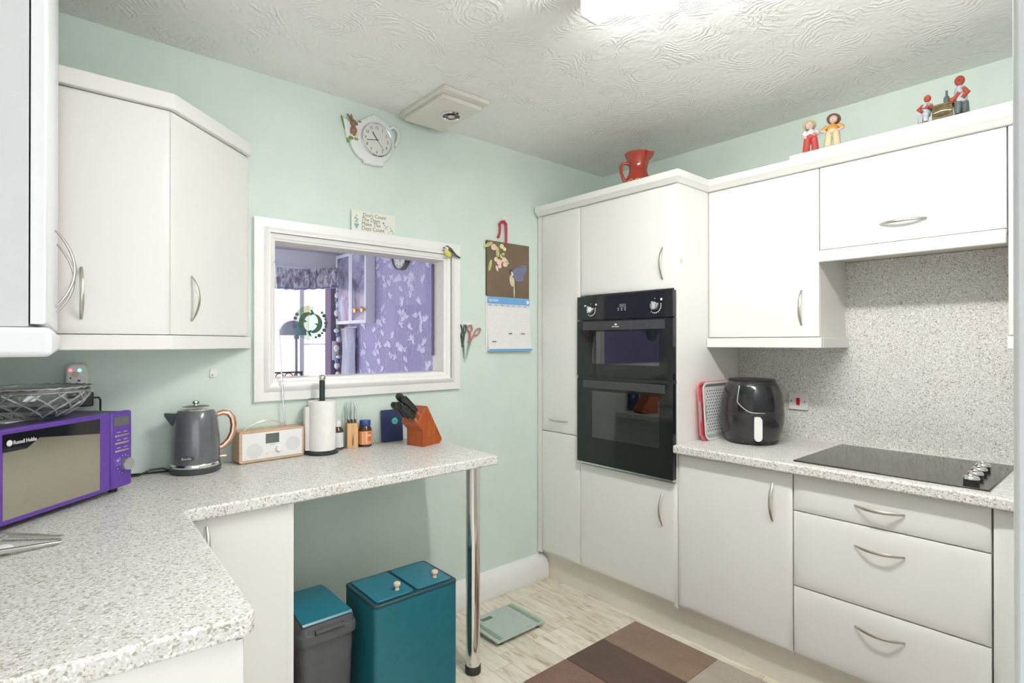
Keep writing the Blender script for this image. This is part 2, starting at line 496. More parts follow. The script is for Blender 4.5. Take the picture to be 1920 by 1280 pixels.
def text(s, size, mat, parent, name, fr, ext=0.0003, sx=1.0, align='LEFT'):
    cu = bpy.data.curves.new(name, 'FONT')
    cu.body = s; cu.size = size; cu.extrude = ext; cu.align_x = align; cu.resolution_u = 2
    t = bpy.data.objects.new('tmp', cu); COL.objects.link(t)
    me = bpy.data.meshes.new_from_object(t.evaluated_get(bpy.context.evaluated_depsgraph_get()))
    bpy.data.objects.remove(t); bpy.data.curves.remove(cu)
    o, u, v, n = map(Vector, fr)
    mb = MB()
    mb.v = [o + u * (p.co.x * sx) + v * p.co.y + n * (p.co.z + ext) for p in me.vertices]
    mb.f = [list(p.vertices) for p in me.polygons]
    bpy.data.meshes.remove(me)
    return mb.build(name, mat, parent, smooth=False)
X, Y, Z = Vector((1, 0, 0)), Vector((0, 1, 0)), Vector((0, 0, 1))
def rrect(w, h, r, n=4, cx=0.0, cy=0.0):
    out = []
    for (sx, sy, a0) in ((1, 1, 0), (-1, 1, 90), (-1, -1, 180), (1, -1, 270)):
        for k in range(n + 1):
            a = math.radians(a0 + 90 * k / n)
            out.append((cx + sx * (w / 2 - r) + r * math.cos(a), cy + sy * (h / 2 - r) + r * math.sin(a)))
    return out
def circ(r, n=24, cx=0.0, cy=0.0, ry=None):
    return [(cx + r * math.cos(2 * math.pi * k / n), cy + (ry or r) * math.sin(2 * math.pi * k / n)) for k in range(n)]
def handle(parent, c, a, n, L=0.152, bow=0.027):
    """bowed bar handle; c = middle of its foot line on the door face, a = along, n = out of the door"""
    c, a, n = map(Vector, (c, a, n))
    pts, rad = [], []
    for k in range(17):
        t = -1 + 2 * k / 16
        pts.append(c + a * (t * L / 2) + n * (0.003 + bow * (1 - t * t)))
        rad.append(0.0058 * (0.62 + 0.38 * (1 - t ** 4)))
    return MB().tube(pts, rad, 10, flat=0.5, ref=n).build('handle', 'nickel', parent)

# ------------------------------------------------------------------ the setting: kitchen shell
fl = struct(MB().box(-1.6, XR, -1.2, YB, -0.06, -0.006).build('floor', 'whitewashed_plank'))
rng = random.Random(4)
PW = 0.098
meshes = {}
i = 0
x = -0.42
while x < XR - 0.02:
    y = -0.6 - rng.random() * 0.45
    while y < YB:
        L = rng.choice((0.36, 0.44, 0.52))
        y0, y1 = max(y, -0.6), min(y + L, YB - 0.002)
        if y1 - y0 > 0.03:
            key = round(y1 - y0, 3)
            w = min(PW, XR - 0.003 - x)
            hx, hy = (w - 0.0016) / 2, (y1 - y0 - 0.0016) / 2
            if (key, round(w, 3)) not in meshes:
                pl = MB().box(-hx, hx, -hy, hy, -0.006, 0.0).build('plank', 'whitewashed_plank', fl, smooth=False)
                meshes[(key, round(w, 3))] = pl.data
            else:
                pl = bpy.data.objects.new('plank', meshes[(key, round(w, 3))]); COL.objects.link(pl); pl.parent = fl
            pl.location = (x + w / 2, (y0 + y1) / 2, 0)
        y += L
    x += PW
struct(MB().box(-1.6, XR, -1.2, YB, ZC, ZC + 0.05).build('ceiling', 'swirl_plaster'))
HX0, HX1, HZ0, HZ1 = 0.727, 1.577, 1.225, 1.80
wb = MB()
wb.box(XL - 0.1, HX0, YB, YL2, 0, ZC).box(HX1, XR + 0.1, YB, YL2, 0, ZC)
wb.box(HX0, HX1, YB, YL2, 0, HZ0).box(HX0, HX1, YB, YL2, HZ1, ZC)
struct(wb.build('wall_back', 'mint_wall', smooth=False))
struct(MB().box(XR, XR + 0.1, YF - 0.11, YB, 0, ZC).build('wall_right', 'mint_wall'))
struct(MB().prism([(XL, YB), (XL - 0.045, 0.98), (XL - 0.145, 0.98), (XL - 0.1, YB)], 0, ZC).build('wall_left', 'mint_wall'))
struct(MB().box(0.55, XR, YF - 0.11, YF, 0, ZC).build('wall_front', 'jamb_paint', bevel=0.004))
# the hall the camera stands in: pale walls, one unseen rear-wall opening added to let in fill light
struct(MB().box(XR, XR + 0.1, -1.2, YF - 0.11, 0, ZC).build('wall_hall_right', 'hall_paint'))
struct(MB().box(-1.7, -1.6, -1.2, 1.08, 0, ZC).build('wall_hall_left', 'hall_paint'))
struct(MB().box(-1.6, XL - 0.14, 0.98, 1.08, 0, ZC).build('wall_hall_end', 'hall_paint'))
wr = MB().box(-1.7, -1.45, -1.3, -1.2, 0, ZC).box(0.6, XR + 0.1, -1.3, -1.2, 0, ZC).box(-1.45, 0.6, -1.3, -1.2, 0, 0.35).box(-1.45, 0.6, -1.3, -1.2, 2.2, ZC)
struct(wr.build('wall_rear', 'hall_paint', smooth=False))
# chunky white boxed skirting along the hatch wall, rounded top, rounded end by the tall cupboard
sk = [(YB, 0.0), (YB - 0.058, 0.0), (YB - 0.062, 0.015), (YB - 0.060, 0.075), (YB - 0.046, 0.108), (YB - 0.022, 0.126), (YB, 0.131)]
rs = [[Vector((xx, p[0], p[1])) for p in sk] for xx in (0.62, 2.262)]
rs.append([Vector((2.274, YB - (YB - p[0]) * 0.97, p[1] * 0.98)) for p in sk])
rs.append([Vector((2.2795, YB - (YB - p[0]) * 0.88, p[1] * 0.92)) for p in sk])
struct(MB().rings(rs).build('baseboard_back', 'white_gloss'))

# serving hatch: reveal, stepped architrave, glass panes
w1 = struct(MB().box(HX0 + 0.0003, HX0 + 0.003, YB + 0.001, YL2 + 0.004, HZ0 + 0.004, HZ1 - 0.003).build('window_1', 'white_gloss'))
MB().box(HX1 - 0.003, HX1 - 0.0003, YB + 0.001, YL2 + 0.004, HZ0 + 0.004, HZ1 - 0.003).build('reveal_side', 'vent_paint', w1)
MB().box(HX0, HX1 - 0.0003, YB + 0.001, YL2 + 0.004, HZ1 - 0.003, HZ1 - 0.0003).build('reveal_top', 'vent_paint', w1)
MB().box(HX0, HX1, YB - 0.001, YL2 + 0.02, HZ0 + 0.0003, HZ0 + 0.004).build('sill_board', 'white_gloss', w1)
def ring(x0, x1, z0, z1, wd, t0, t1):
    """mitred picture-frame ring of width wd, rising from thickness t0 (outside) to t1 (inside) off the wall"""
    m = MB()
    prof = [(0, 0.0), (0, t0), (wd * 0.25, t0 + (t1 - t0) * 0.35), (wd * 0.75, t1), (wd, t1), (wd, 0.0)]
    rs = []
    for (sx, sz) in ((0, 0), (1, 0), (1, 1), (0, 1)):
        rs.append([Vector(((x1 - d) if sx else (x0 + d), YB - t, (z1 - d) if sz else (z0 + d))) for d, t in prof])
    m.rings(rs + [rs[0]], False, False)
    return m
ring(0.655, 1.665, 1.138, 1.886, 0.036, 0.018, 0.018).build('architrave', 'white_gloss', w1)
ring(0.691, 1.629, 1.174, 1.850, 0.022, 0.018, 0.030).build('moulding', 'white_gloss', w1)
ring(0.711, 1.600, 1.196, 1.826, 0.018, 0.022, 0.014).build('inner_bead', 'white_gloss', w1)
ring(0.724, 1.585, 1.212, 1.813, 0.014, 0.013, 0.006).build('stop_bead', 'white_gloss', w1)
MB().box(HX1 - 0.015, HX1 - 0.0035, 2.448, 2.459, 1.31, 1.79).build('channel', 'violet_dark', w1)
MB().box(HX0, 0.800, 2.452, 2.456, HZ0 + 0.004, HZ1).build('pane', 'pane_glass', w1)
MB().box(0.797, HX1 - 0.012, 2.440, 2.444, HZ0 + 0.004, HZ1).build('pane', 'pane_glass', w1)

# ------------------------------------------------------------------ the setting: lounge beyond the hatch
struct(MB().box(-2.2, XR + 0.1, YL2, YW + 0.1, -0.06, 0).build('floor_lounge', 'lounge_carpet'))
struct(MB().box(-2.2, XR + 0.1, YL2, YW + 0.1, ZC, ZC + 0.05).build('ceiling_lounge', 'lounge_white'))
wl = struct(MB().box(XR, XR + 0.1, YL2, YW, 0, ZC).build('wall_lounge_side', 'lounge_wall'))
pat = MB()
rng = random.Random(11)
def leaf(m, c, ang, L, W):
    pts = []; lx = XR - 0.001 - rng.random() * 0.004
    for t, w in ((0, 0), (0.3, 0.8), (0.6, 1), (1, 0), (0.6, -1), (0.3, -0.8)):
        a, b = t * L, w * W / 2
        pts.append((lx, c[0] + a * math.cos(ang) - b * math.sin(ang), c[1] + a * math.sin(ang) + b * math.cos(ang)))
    m.add(pts, [(0, 1, 2, 3, 4, 5)])
for gy in range(12):
    for gz in range(6):
        by = 4.10 + gy * 0.22 + (0.15 if gz % 2 else 0) + rng.uniform(-.06, .06)
        bz = 0.55 + gz * 0.33 + rng.uniform(-.08, .08)
        d = math.pi / 2 + rng.uniform(-0.3, 0.3); p = (by, bz)
        for k in range(7):
            q = (p[0] + math.cos(d) * 0.06, p[1] + math.sin(d) * 0.06)
            leaf(pat, p, d, 0.066, 0.006)
            if k % 2:
                sd_ = rng.choice((-1, 1)); b = d + sd_ * rng.uniform(0.5, 0.9); L_ = rng.uniform(.06, .12)
                e = (q[0] + math.cos(b) * L_, q[1] + math.sin(b) * L_)
                leaf(pat, q, b, L_, 0.005)
                for t in range(5): leaf(pat, e, b + (t - 2) * rng.uniform(.45, .6), rng.uniform(.05, .085), rng.uniform(.018, .027))
            p = q; d += rng.uniform(-0.25, 0.25)
        for t in range(5): leaf(pat, p, d + (t - 2) * .5, rng.uniform(.06, .09), .025)
pt = pat.build('wallpaper_sprigs', 'lounge_leaf', wl, smooth=False)
pt['kind'] = 'stuff'
wf = MB()
wf.box(2.78, XR + 0.1, YW, YW + 0.12, 0, ZC).box(-2.2, 2.78, YW, YW + 0.12, 2.22, ZC).box(-2.2, -1.6, YW, YW + 0.12, 0, 2.22).box(-1.6, 1.2, YW, YW + 0.12, 0, 0.5)
struct(wf.build('wall_lounge_far', 'lounge_white', smooth=False))
wz = MB().box(-2.3, -2.2, 3.75, 5.75, 0, ZC).box(-2.3, -2.2, YL2, YW + 0.12, 2.2, ZC).box(-2.3, -2.2, YL2, 2.6, 0, 2.2).box(-2.3, -2.2, 6.5, YW + 0.12, 0, 2.2)
struct(wz.build('wall_lounge_left', 'lounge_wall', smooth=False))
w2 = struct(MB().box(2.37, 2.42, YW + 0.02, YW + 0.08, 0.0, 2.22).build('window_2', 'lounge_white'))
MB().box(1.2, 2.37, YW + 0.02, YW + 0.08, 2.16, 2.22).build('frame_rail', 'lounge_white', w2)
MB().box(1.2, 2.37, YW + 0.045, YW + 0.05, 0.0, 2.16).build('pane', 'pane_glass', w2)
d1 = struct(MB().box(2.66, 2.775, 6.42, 6.60, 0.02, 2.18).build('door_1', 'violet_dark', bevel=0.004))
MB().box(2.675, 2.725, 6.408, 6.42, 1.17, 1.40).build('handle_plate', 'lounge_white', d1, bevel=0.003)
MB().tube([(2.70, 6.41, 1.31), (2.70, 6.385, 1.31), (2.71, 6.38, 1.31), (2.735, 6.38, 1.31)], 0.008, 8).build('door_lever', 'nickel', d1)

# ------------------------------------------------------------------ tall units, oven
CARC = 'cream_carcass'
def door(parent, y0, y1, z0, z1, X0, hc=None, ha=None, name='door', bev=0.03, drop=0.006):
    d = MB().panel((X0 + 0.02, y0 + 0.0015, z0), Y, Z, -X, y1 - y0 - 0.003, z1 - z0, 0.02, bev, drop).build(name, 'cream_door', parent)
    if hc: handle(d, (X0, hc[0], hc[1]), ha, -X)
    return d
larder = thing('tall_larder_cabinet', (2.54, 2.17, 0), 'narrow full-height cream cupboard between the hatch wall and the ovens', 'cabinet')
MB().box(XD + 0.022, XR - 0.001, 2.0215, 2.355, 0.15, 2.12).build('carcass', CARC, larder)
MB().box(XD + 0.006, XD + 0.022, 2.3225, 2.355, 0.15, 2.12).build('filler_strip', 'cream_carcass', larder)
door(larder, 2.02, 2.322, 0.168, 0.864, XD)
door(larder, 2.02, 2.322, 0.869, 2.117, XD, (2.18, 0.937), Y)
house = thing('oven_housing', (2.54, 1.72, 0), 'tall cream housing built around the black double oven', 'cabinet')
m = MB()
m.box(XD + 0.022, XR - 0.001, 1.438, 2.0185, 1.63, 2.12).box(XD + 0.022, XR - 0.001, 1.438, 2.0185, 0.15, 0.722)
m.box(XD + 0.022, XR - 0.001, 2.006, 2.0185, 0.722, 1.63)
m.build('carcass', CARC, house)
MB().box(XD + 0.006, XR - 0.001, 1.418, 1.438, 0.15, 2.12).build('end_panel', 'cream_door', house, bevel=0.0015)
cp = onY(1277, 489, 1.418)
MB().prism(circ(0.0115, 20, cp.x, cp.z), 0, 0.002, ((0, 1.418, 0), X, Z, -Y)).build('cover_cap', 'pale_wood', house)
door(house, 1.42, 2.02, 1.632, 2.117, XD, (1.493, 1.752), Z)
door(house, 1.42, 2.02, 0.168, 0.722, XD, (1.497, 0.590), Z)

ov = thing('double_oven', (2.45, 1.72, 0.735), 'black built-in double oven with two glass doors and two dials', 'oven')
XO = 2.205
OY0, OY1 = 1.4235, 2.015
m = MB()   # hollow steel box behind the doors
for z0, z1 in ((0.745, 0.765), (1.165, 1.205), (1.475, 1.622)): m.box(XO + 0.03, 2.76, 1.445, 2.003, z0, z1)
m.box(XO + 0.03, 2.76, 1.445, 1.455, 0.745, 1.62).box(XO + 0.03, 2.76, 1.993, 2.003, 0.745, 1.62).box(2.74, 2.76, 1.445, 2.003, 0.745, 1.62)
m.build('cavity', 'oven_strip', ov, smooth=False)
pn = MB().box(XO, XO + 0.028, OY0, OY1, 1.497, 1.622).build('control_panel', 'black_gloss', ov, bevel=0.002)
def frame_glass(z0, z1, wy0, wy1, wz0, wz1, name):
    m = MB()
    m.box(XO, XO + 0.026, OY0, wy0, z0, z1).box(XO, XO + 0.026, wy1, OY1, z0, z1)
    m.box(XO, XO + 0.026, wy0, wy1, z0, wz0).box(XO, XO + 0.026, wy0, wy1, wz1, z1)
    d = m.build(name, 'oven_glass', ov, smooth=False)
    MB().box(XO + 0.0005, XO + 0.004, wy0, wy1, wz0, wz1).build('window', 'oven_window', d)
    return d
ud = frame_glass(1.203, 1.493, 1.497, 1.909, 1.267, 1.434, 'oven_door')
MB().box(XO - 0.0015, XO + 0.001, 1.465, 1.972, 1.443, 1.487).build('handle_strip', 'oven_strip', ud)
ld = frame_glass(0.745, 1.186, 1.498, 1.911, 0.881, 1.125, 'oven_door')
MB().box(XO - 0.0015, XO + 0.001, 1.465, 1.972, 1.140, 1.180).build('handle_strip', 'oven_strip', ld)
MB().box(XO + 0.006, XO + 0.03, OY0, OY1, 1.186, 1.203).build('vent_slot', 'black_plastic', ov)
MB().box(XO - 0.002, XO + 0.03, OY0, OY1, 0.735, 0.744).build('bottom_trim', 'steel', ov)
for yy, zz, r in ((1.918, 1.550, 0.0195), (1.521, 1.552, 0.0215)):
    k = MB().tube([(XO, yy, zz), (XO - 0.012, yy, zz), (XO - 0.016, yy, zz)], [r, r * 0.95, r * 0.8], 24).build('dial', 'chrome', pn)
    MB().box(XO - 0.027, XO - 0.016, yy - 0.005, yy + 0.005, zz - r * 0.9, zz + r * 0.9).build('dial_grip', 'steel', ov, bevel=0.002)
m = MB()
for yy, zz, r in ((1.918, 1.550, 0.031), (1.521, 1.552, 0.034)):
    for k in range(9):
        a = math.radians(-125 + k * 17)
        m.obox((XO - 0.0004, yy - r * math.cos(a) * -1 * -1, zz + r * math.sin(a)), Y, Z, X, 0.0022, 0.003, 0.0004)
    m.obox((XO - 0.0004, yy, zz + r), Y, Z, X, 0.001, 0.003, 0.0004)
    m.obox((XO - 0.0004, yy - 0.036, zz + r * 0.85), Y, Z, X, 0.005, 0.005, 0.0004)
m.obox((XO - 0.0004, 1.957, 1.573), Y, Z, X, 0.006, 0.0035, 0.0004)
for k in range(3):
    m.prism(circ(0.0028, 10, 1.737 - k * 0.021, 1.541), 0, 0.0008, ((XO, 0, 0), Y, Z, -X))
    m.obox((XO - 0.0004, 1.737 - k * 0.021, 1.550), Y, Z, X, 0.006, 0.0008, 0.0004)
m.build('dial_marks', 'mark_white', pn, smooth=False)['kind'] = 'stuff'
MB().box(XO - 0.0008, XO, 1.690, 1.730, 1.556, 1.571).build('clock_display', 'screen_grey', pn)
m = MB().obox((XO - 0.0018, 1.752, 1.4695), Y, Z, X, 0.007, 0.0035, 0.0003)
m.build('logo_block', 'mark_white', ud)
text('NEW WORLD', 0.0085, 'mark_white', ud, 'logo_lettering', ((XO - 0.0016, 1.777, 1.4555), -Y, Z, -X), sx=0.85)
# racks and shelf inside
m = MB()
for zz in (0.985, 0.905):
    for k in range(9): m.cyl((2.28 + k * 0.05, 1.462, zz), (2.28 + k * 0.05, 1.985, zz), 0.0025, n=6)
    m.cyl((2.27, 1.462, zz), (2.27, 1.985, zz), 0.004, n=6)
for zz in (0.80, 0.85, 0.92, 1.0, 1.07):
    m.cyl((2.26, 1.985, zz), (2.70, 1.985, zz), 0.003, n=6).cyl((2.26, 1.462, zz), (2.70, 1.462, zz), 0.003, n=6)
m.cyl((2.26, 1.985, 0.79), (2.26, 1.985, 1.10), 0.003, n=6)
m.build('oven_rack', 'steel', ov)
MB().box(2.28, 2.68, 1.48, 1.80, 1.03, 1.045).build('baking_tray', 'pale_wood', ov, bevel=0.006)
m = MB()
for k in range(9): m.cyl((2.28 + k * 0.05, 1.462, 1.285), (2.28 + k * 0.05, 1.985, 1.285), 0.0025, n=6)
m.build('oven_rack', 'steel', ov)

# ------------------------------------------------------------------ base units on the cooker side
bu = thing('base_cabinet', (2.54, 1.16, 0), 'single-door cream base cupboard below the air fryer', 'cabinet')
MB().box(XD + 0.022, XR - 0.016, 0.909, 1.416, 0.15, 0.868).build('carcass', CARC, bu)
door(bu, 0.908, 1.417, 0.168, 0.862, XD, (0.983, 0.7375), Z)
dr = thing('drawer_cabinet', (2.54, 0.61, 0), 'cream three-drawer base unit under the hob', 'drawer unit')
MB().box(XD + 0.022, XR - 0.016, 0.317, 0.906, 0.15, 0.868).build('carcass', CARC, dr)
for z0, z1, hz in ((0.724, 0.862, 0.790), (0.431, 0.719, 0.646), (0.168, 0.426, 0.356)):
    door(dr, 0.316, 0.907, z0, z1, XD, (0.615, hz), Y, 'drawer', 0.045, 0.009)
fu = thing('end_base_cabinet', (2.54, 0.19, 0), 'plain cream base unit next to the hob drawers with no handle', 'cabinet')
MB().box(XD + 0.022, XR - 0.016, YF + 0.001, 0.314, 0.15, 0.868).build('carcass', CARC, fu)
door(fu, YF + 0.002, 0.313, 0.168, 0.862, XD)
tag(MB().box(2.28, 2.296, YF + 0.001, 2.355, 0.0, 0.15).build('plinth', 'plinth_cream'), 'long cream kickboard under the oven and drawer units', 'plinth')
wt = tag(MB().box(2.19, XR - 0.0005, YF + 0.001, 1.4165, 0.872, ZW).build('hob_worktop', 'stone_laminate', bevel=0.007, seg=3), 'speckled stone-effect worktop carrying the hob and air fryer', 'worktop')
bs = tag(MB().box(2.815, XR - 0.0005, YF + 0.001, 1.4165, ZW, 1.744).build('splashback', 'stone_laminate'), 'speckled stone-effect splashback panel behind the hob', 'splashback')

# wall units on the cooker side
def pelmet(parent, pts, z0, z1, th=0.018, mat='cream_door', name='pelmet'):
    """strip standing along a polyline of (x, y)"""
    m = MB()
    for a, b in zip(pts[:-1], pts[1:]):
        a, b = Vector((*a, 0)), Vector((*b, 0)); d = (b - a).normalized(); n = Vector((d.y, -d.x, 0))
        q = [a, b, b + n * th, a + n * th]
        m.prism([(p.x, p.y) for p in q], z0, z1)
    return m.build(name, mat, parent, bevel=0.003)
wc = thing('wall_cabinet', (2.66, 1.16, 1.355), 'single-door cream wall cupboard above the air fryer', 'cabinet')
MB().box(XU + 0.021, 2.8145, 0.909, 1.4165, 1.40, 2.12).build('carcass', CARC, wc)
door(wc, 0.908, 1.416, 1.403, 2.117, XU, (0.977, 1.5275), Z)
m = MB().box(XU - 0.012, XU + 0.01, 0.894, 1.4165, 1.354, 1.399).box(XU + 0.01, XR - 0.016, 0.894, 0.912, 1.354, 1.399)
m.build('pelmet', 'cream_door', wc, bevel=0.003)
hc = thing('hood_cabinet', (2.66, 0.61, 1.716), 'shallow cream flap-door cupboard with hidden extractor over the hob', 'cabinet')
MB().box(XU + 0.021, XR - 0.001, 0.313, 0.906, 1.765, 2.12).build('carcass', CARC, hc)
door(hc, 0.312, 0.907, 1.770, 2.117, XU, (0.61, 1.841), Y)
MB().box(XU - 0.012, XU + 0.012, 0.3135, 0.907, 1.716, 1.765).build('pelmet', 'cream_door', hc, bevel=0.004)
MB().box(XU + 0.0122, XR - 0.001, 0.313, 0.906, 1.746, 1.7645).build('hood_underside', 'vent_paint', hc)
ec = thing('end_wall_cabinet', (2.66, 0.19, 1.355), 'slim cream wall cupboard at the end past the hob flap', 'cabinet')
MB().box(XU + 0.021, 2.8145, YF + 0.001, 0.3105, 1.40, 2.12).build('carcass', CARC, ec)
door(ec, YF + 0.002, 0.3105, 1.403, 2.117, XU)
MB().box(XU - 0.012, XR - 0.016, YF + 0.002, 0.311, 1.354, 1.399).build('pelmet', 'cream_door', ec, bevel=0.004)
# cornice runs round the tall units and along the wall units
co = thing('cornice', (2.5, 1.2, 2.118), 'cream cornice board running along the tops of the oven and hob cupboards', 'cornice')
def cornice(poly_in, poly_out, z0, z1, name, parent):
    m = MB(); rs = []
    for a, b in zip(poly_in, poly_out):
        a, b = Vector((*a, 0)), Vector((*b, 0)); d = b - a
        rs.append([Vector((p.x, p.y, z)) for p, z in ((a, z0), (a + d * 0.55, z0), (a + d * 0.75, z0 + 0.012), (b, z0 + 0.022), (b, z1), (a, z1))])
    m.rings(rs)
    return m.build(name, 'cream_door', parent, bevel=0.0015)
cornice([(2.245, 2.345), (2.245, 1.43), (2.515, 1.43), (2.515, YF + 0.001)], [(2.200, 2.345), (2.200, 1.393), (2.468, 1.393), (2.468, YF + 0.001)], 2.118, 2.171, 'front_board', co)
MB().box(2.245, XR - 0.001, 1.43, 2.355, 2.1205, 2.128).build('top_panel', CARC, co)
sb = tag(MB().box(2.468, XR - 0.001, 0.10, 1.015, 2.171, 2.188).build('top_shelf_board', 'white_gloss', bevel=0.003), 'long white board lying on the wall cupboards under the figurines', 'board')

# ------------------------------------------------------------------ corner units on the hatch side
cc = thing('corner_wall_cabinet', (0.1, 2.2, 1.355), 'cream corner wall cupboard with a straight door and an angled end door', 'cabinet')
A0, A1, A2 = (-0.30, 2.04), (0.3185, 2.04), (0.648, 2.3595)
MB().prism([(-0.36, 2.062), (0.309, 2.062), (0.612, 2.3585), (-0.36, 2.3585)], 1.40, 2.12).build('carcass', CARC, cc)
d = MB().panel((0.037, 2.06, 1.403), X, Z, -Y, 0.279, 0.715, 0.02).build('door', 'cream_door', cc)
handle(d, (0.094, 2.04, 1.5215), Z, -Y)
MB().box(-0.05, 0.034, 2.046, 2.062, 1.40, 2.12).build('filler_strip', CARC, cc)
du = Vector((A2[0] - 0.322, A2[1] - 2.04, 0)).normalized(); dn = Vector((du.y, -du.x, 0))
o = Vector((0.324, 2.042, 1.403)) - dn * 0.02
d = MB().panel(o, du, Z, dn, 0.44, 0.715, 0.02).build('door', 'cream_door', cc)
handle(d, Vector((0.388, 2.1055, 1.5245)), Z, dn)
def strip_along(pts, out, th, z0, z1):
    """mitred strip: pts on the face line, pushed out by 'out' and 'th' deep"""
    P = [Vector((*p, 0)) for p in pts]; rs = []
    for k, p in enumerate(P):
        ds = []
        if k: ds.append((P[k] - P[k - 1]).normalized())
        if k < len(P) - 1: ds.append((P[k + 1] - P[k]).normalized())
        ns = [Vector((q.y, -q.x, 0)) for q in ds]
        nn = sum(ns, Vector()).normalized(); sc = 1 / nn.dot(ns[0])
        rs.append([p + nn * (out * sc) + Z * z0, p + nn * (out * sc) + Z * z1, p + nn * ((out - th) * sc) + Z * z1, p + nn * ((out - th) * sc) + Z * z0])
    return MB().rings(rs)
strip_along([(-0.06, 2.04), (0.321, 2.04), (0.642, 2.352)], 0.004, 0.02, 1.354, 1.400).build('pelmet', 'cream_door', cc, bevel=0.003)
strip_along([(-0.06, 2.04), (0.321, 2.04), (0.632, 2.342)], 0.014, 0.04, 2.1205, 2.171).build('cornice_board', 'cream_door', cc, bevel=0.003)

RL = -0.032   # the short run stands a touch out of square
lw = thing('side_wall_cabinet', (0.0105, 1.06, 1.355), 'pale grey-white wall cupboard with bowed handles beside the doorway', 'cabinet', RL)
def L(o, x, y, z): return wmat(o) @ Vector((x, y, z))
def lbox(o, x0, x1, y0, y1, z0, z1):
    m = MB().box(x0, x1, y0, y1, z0, z1); M = wmat(o); m.v = [M @ p for p in m.v]; return m
lbox(lw, -0.385, -0.022, 0.0, 0.955, 0.044, 1.02).build('carcass', 'grey_white', lw)
lu, ln = wmat(lw).to_3x3() @ Y, wmat(lw).to_3x3() @ X
d = MB().panel(L(lw, -0.020, 0.001, 0.048), lu, Z, ln, 0.47, 0.96, 0.02, 0.012, 0.004).build('door', 'side_white', lw)
handle(d, L(lw, 0.0, 0.335, 0.165), Z, ln, 0.152, 0.030)
d = MB().panel(L(lw, -0.020, 0.475, 0.048), lu, Z, ln, 0.47, 0.96, 0.02, 0.012, 0.004).build('door', 'side_white', lw)
handle(d, L(lw, 0.0, 0.535, 0.165), Z, ln, 0.152, 0.030)
lbox(lw, -0.385, 0.005, -0.012, 0.955, 0.0, 0.043).build('pelmet', 'side_white', lw, bevel=0.008, seg=3)

# L-shaped worktop with its chrome leg
lwt = thing('corner_worktop', (0.3, 1.9, 0.872), 'long L-shaped speckled worktop running from microwave corner to chrome leg', 'worktop')
MB().prism([(XL + 0.002, YB - 0.0005), (1.4425, YB - 0.0005), (1.4425, 1.757), (0.322, 1.748), (0.3095, 1.738), (0.2875, 1.022), (0.272, 1.006), (XL - 0.03, 1.055)], 0.872, ZW).build('slab', 'stone_laminate', lwt, bevel=0.006, seg=3)
lg = MB().cyl((1.378, 1.846, 0.03), (1.378, 1.846, 0.869), 0.0295, n=32).build('leg', 'chrome', lwt)
MB().lathe([(0.031, 0.0), (0.033, 0.004), (0.033, 0.028), (0.030, 0.034)], (1.378, 1.846, 0)).build('leg_foot', 'rubber', lg)
MB().lathe([(0.030, 0.862), (0.045, 0.868), (0.045, 0.8715)], (1.378, 1.846, 0)).build('leg_flange', 'rubber', lg)

sbu = thing('side_base_cabinet', (0.27, 1.02, 0), 'cream base cupboard under the worktop end by the doorway', 'cabinet', RL)
lbox(sbu, -0.64, -0.018, 0.018, 0.70, 0.13, 0.8715).build('carcass', CARC, sbu)
lbox(sbu, -0.66, -0.014, 0.0, 0.0175, 0.0, 0.8715).build('end_panel', 'cream_door', sbu)
lu, ln = wmat(sbu).to_3x3() @ Y, wmat(sbu).to_3x3() @ X
MB().panel(L(sbu, -0.016, 0.002, 0.165), lu, Z, ln, 0.66, 0.70, 0.02).build('door', 'cream_door', sbu)
lbox(sbu, -0.08, -0.066, 0.018, 0.72, 0.0, 0.13).build('plinth', 'plinth_cream', sbu)
bbu = thing('hatch_base_cabinet', (0.45, 2.05, 0), 'cream base cupboard under the kettle with the bins beside it', 'cabinet')
MB().box(0.30, 0.598, 1.797, YB - 0.002, 0.13, 0.8715).build('carcass', CARC, bbu)
MB().box(0.598, 0.616, 1.778, YB - 0.065, 0.0, 0.8715).build('end_panel', 'cream_door', bbu)
d = MB().panel((0.322, 1.797, 0.165), X, Z, -Y, 0.290, 0.702, 0.02).build('door', 'cream_door', bbu)
handle(d, (0.368, 1.777, 0.77), Z, -Y)
MB().box(0.30, 0.598, 1.84, 1.856, 0.0, 0.13).build('plinth', 'plinth_cream', bbu)

# ------------------------------------------------------------------ ceiling: strip light, duct plate
sl = thing('strip_light', (1.298, 0.62, ZC), 'glowing white fluorescent strip light fixed to the ceiling', 'light')
MB().box(1.262, 1.334, 0.09, 1.14, 2.452, ZC - 0.0005).build('batten', 'white_plastic', sl)
MB().box(1.264, 1.332, 0.105, 1.128, 2.380, 2.3835).build('diffuser', 'tube_glow', sl)
MB().box(1.262, 1.334, 0.105, 1.128, 2.3836, 2.4519).build('diffuser_side', 'tube_side_glow', sl)
for y0, y1 in ((0.09, 0.105), (1.128, 1.14)):
    MB().box(1.261, 1.335, y0, y1, 2.379, 2.452).build('end_cap', 'white_plastic', sl, bevel=0.003)
vt = thing('extractor_vent', (1.425, 2.12, ZC), 'cream boxed ceiling vent with a round metal valve', 'vent')
MB().box(1.300, 1.548, 1.945, 2.335, 2.455, ZC - 0.0005).build('back_plate', 'vent_paint', vt, bevel=0.003)
MB().box(1.318, 1.532, 1.985, 2.315, 2.437, 2.455).build('face_plate', 'vent_paint', vt, bevel=0.003)
vc = onZ(846, 218, 2.432)
MB().lathe([(0.052, 2.437), (0.052, 2.432), (0.046, 2.427), (0.040, 2.429), (0.038, 2.437)], (vc.x, vc.y, 0), 36).build('valve_ring', 'chrome', vt)
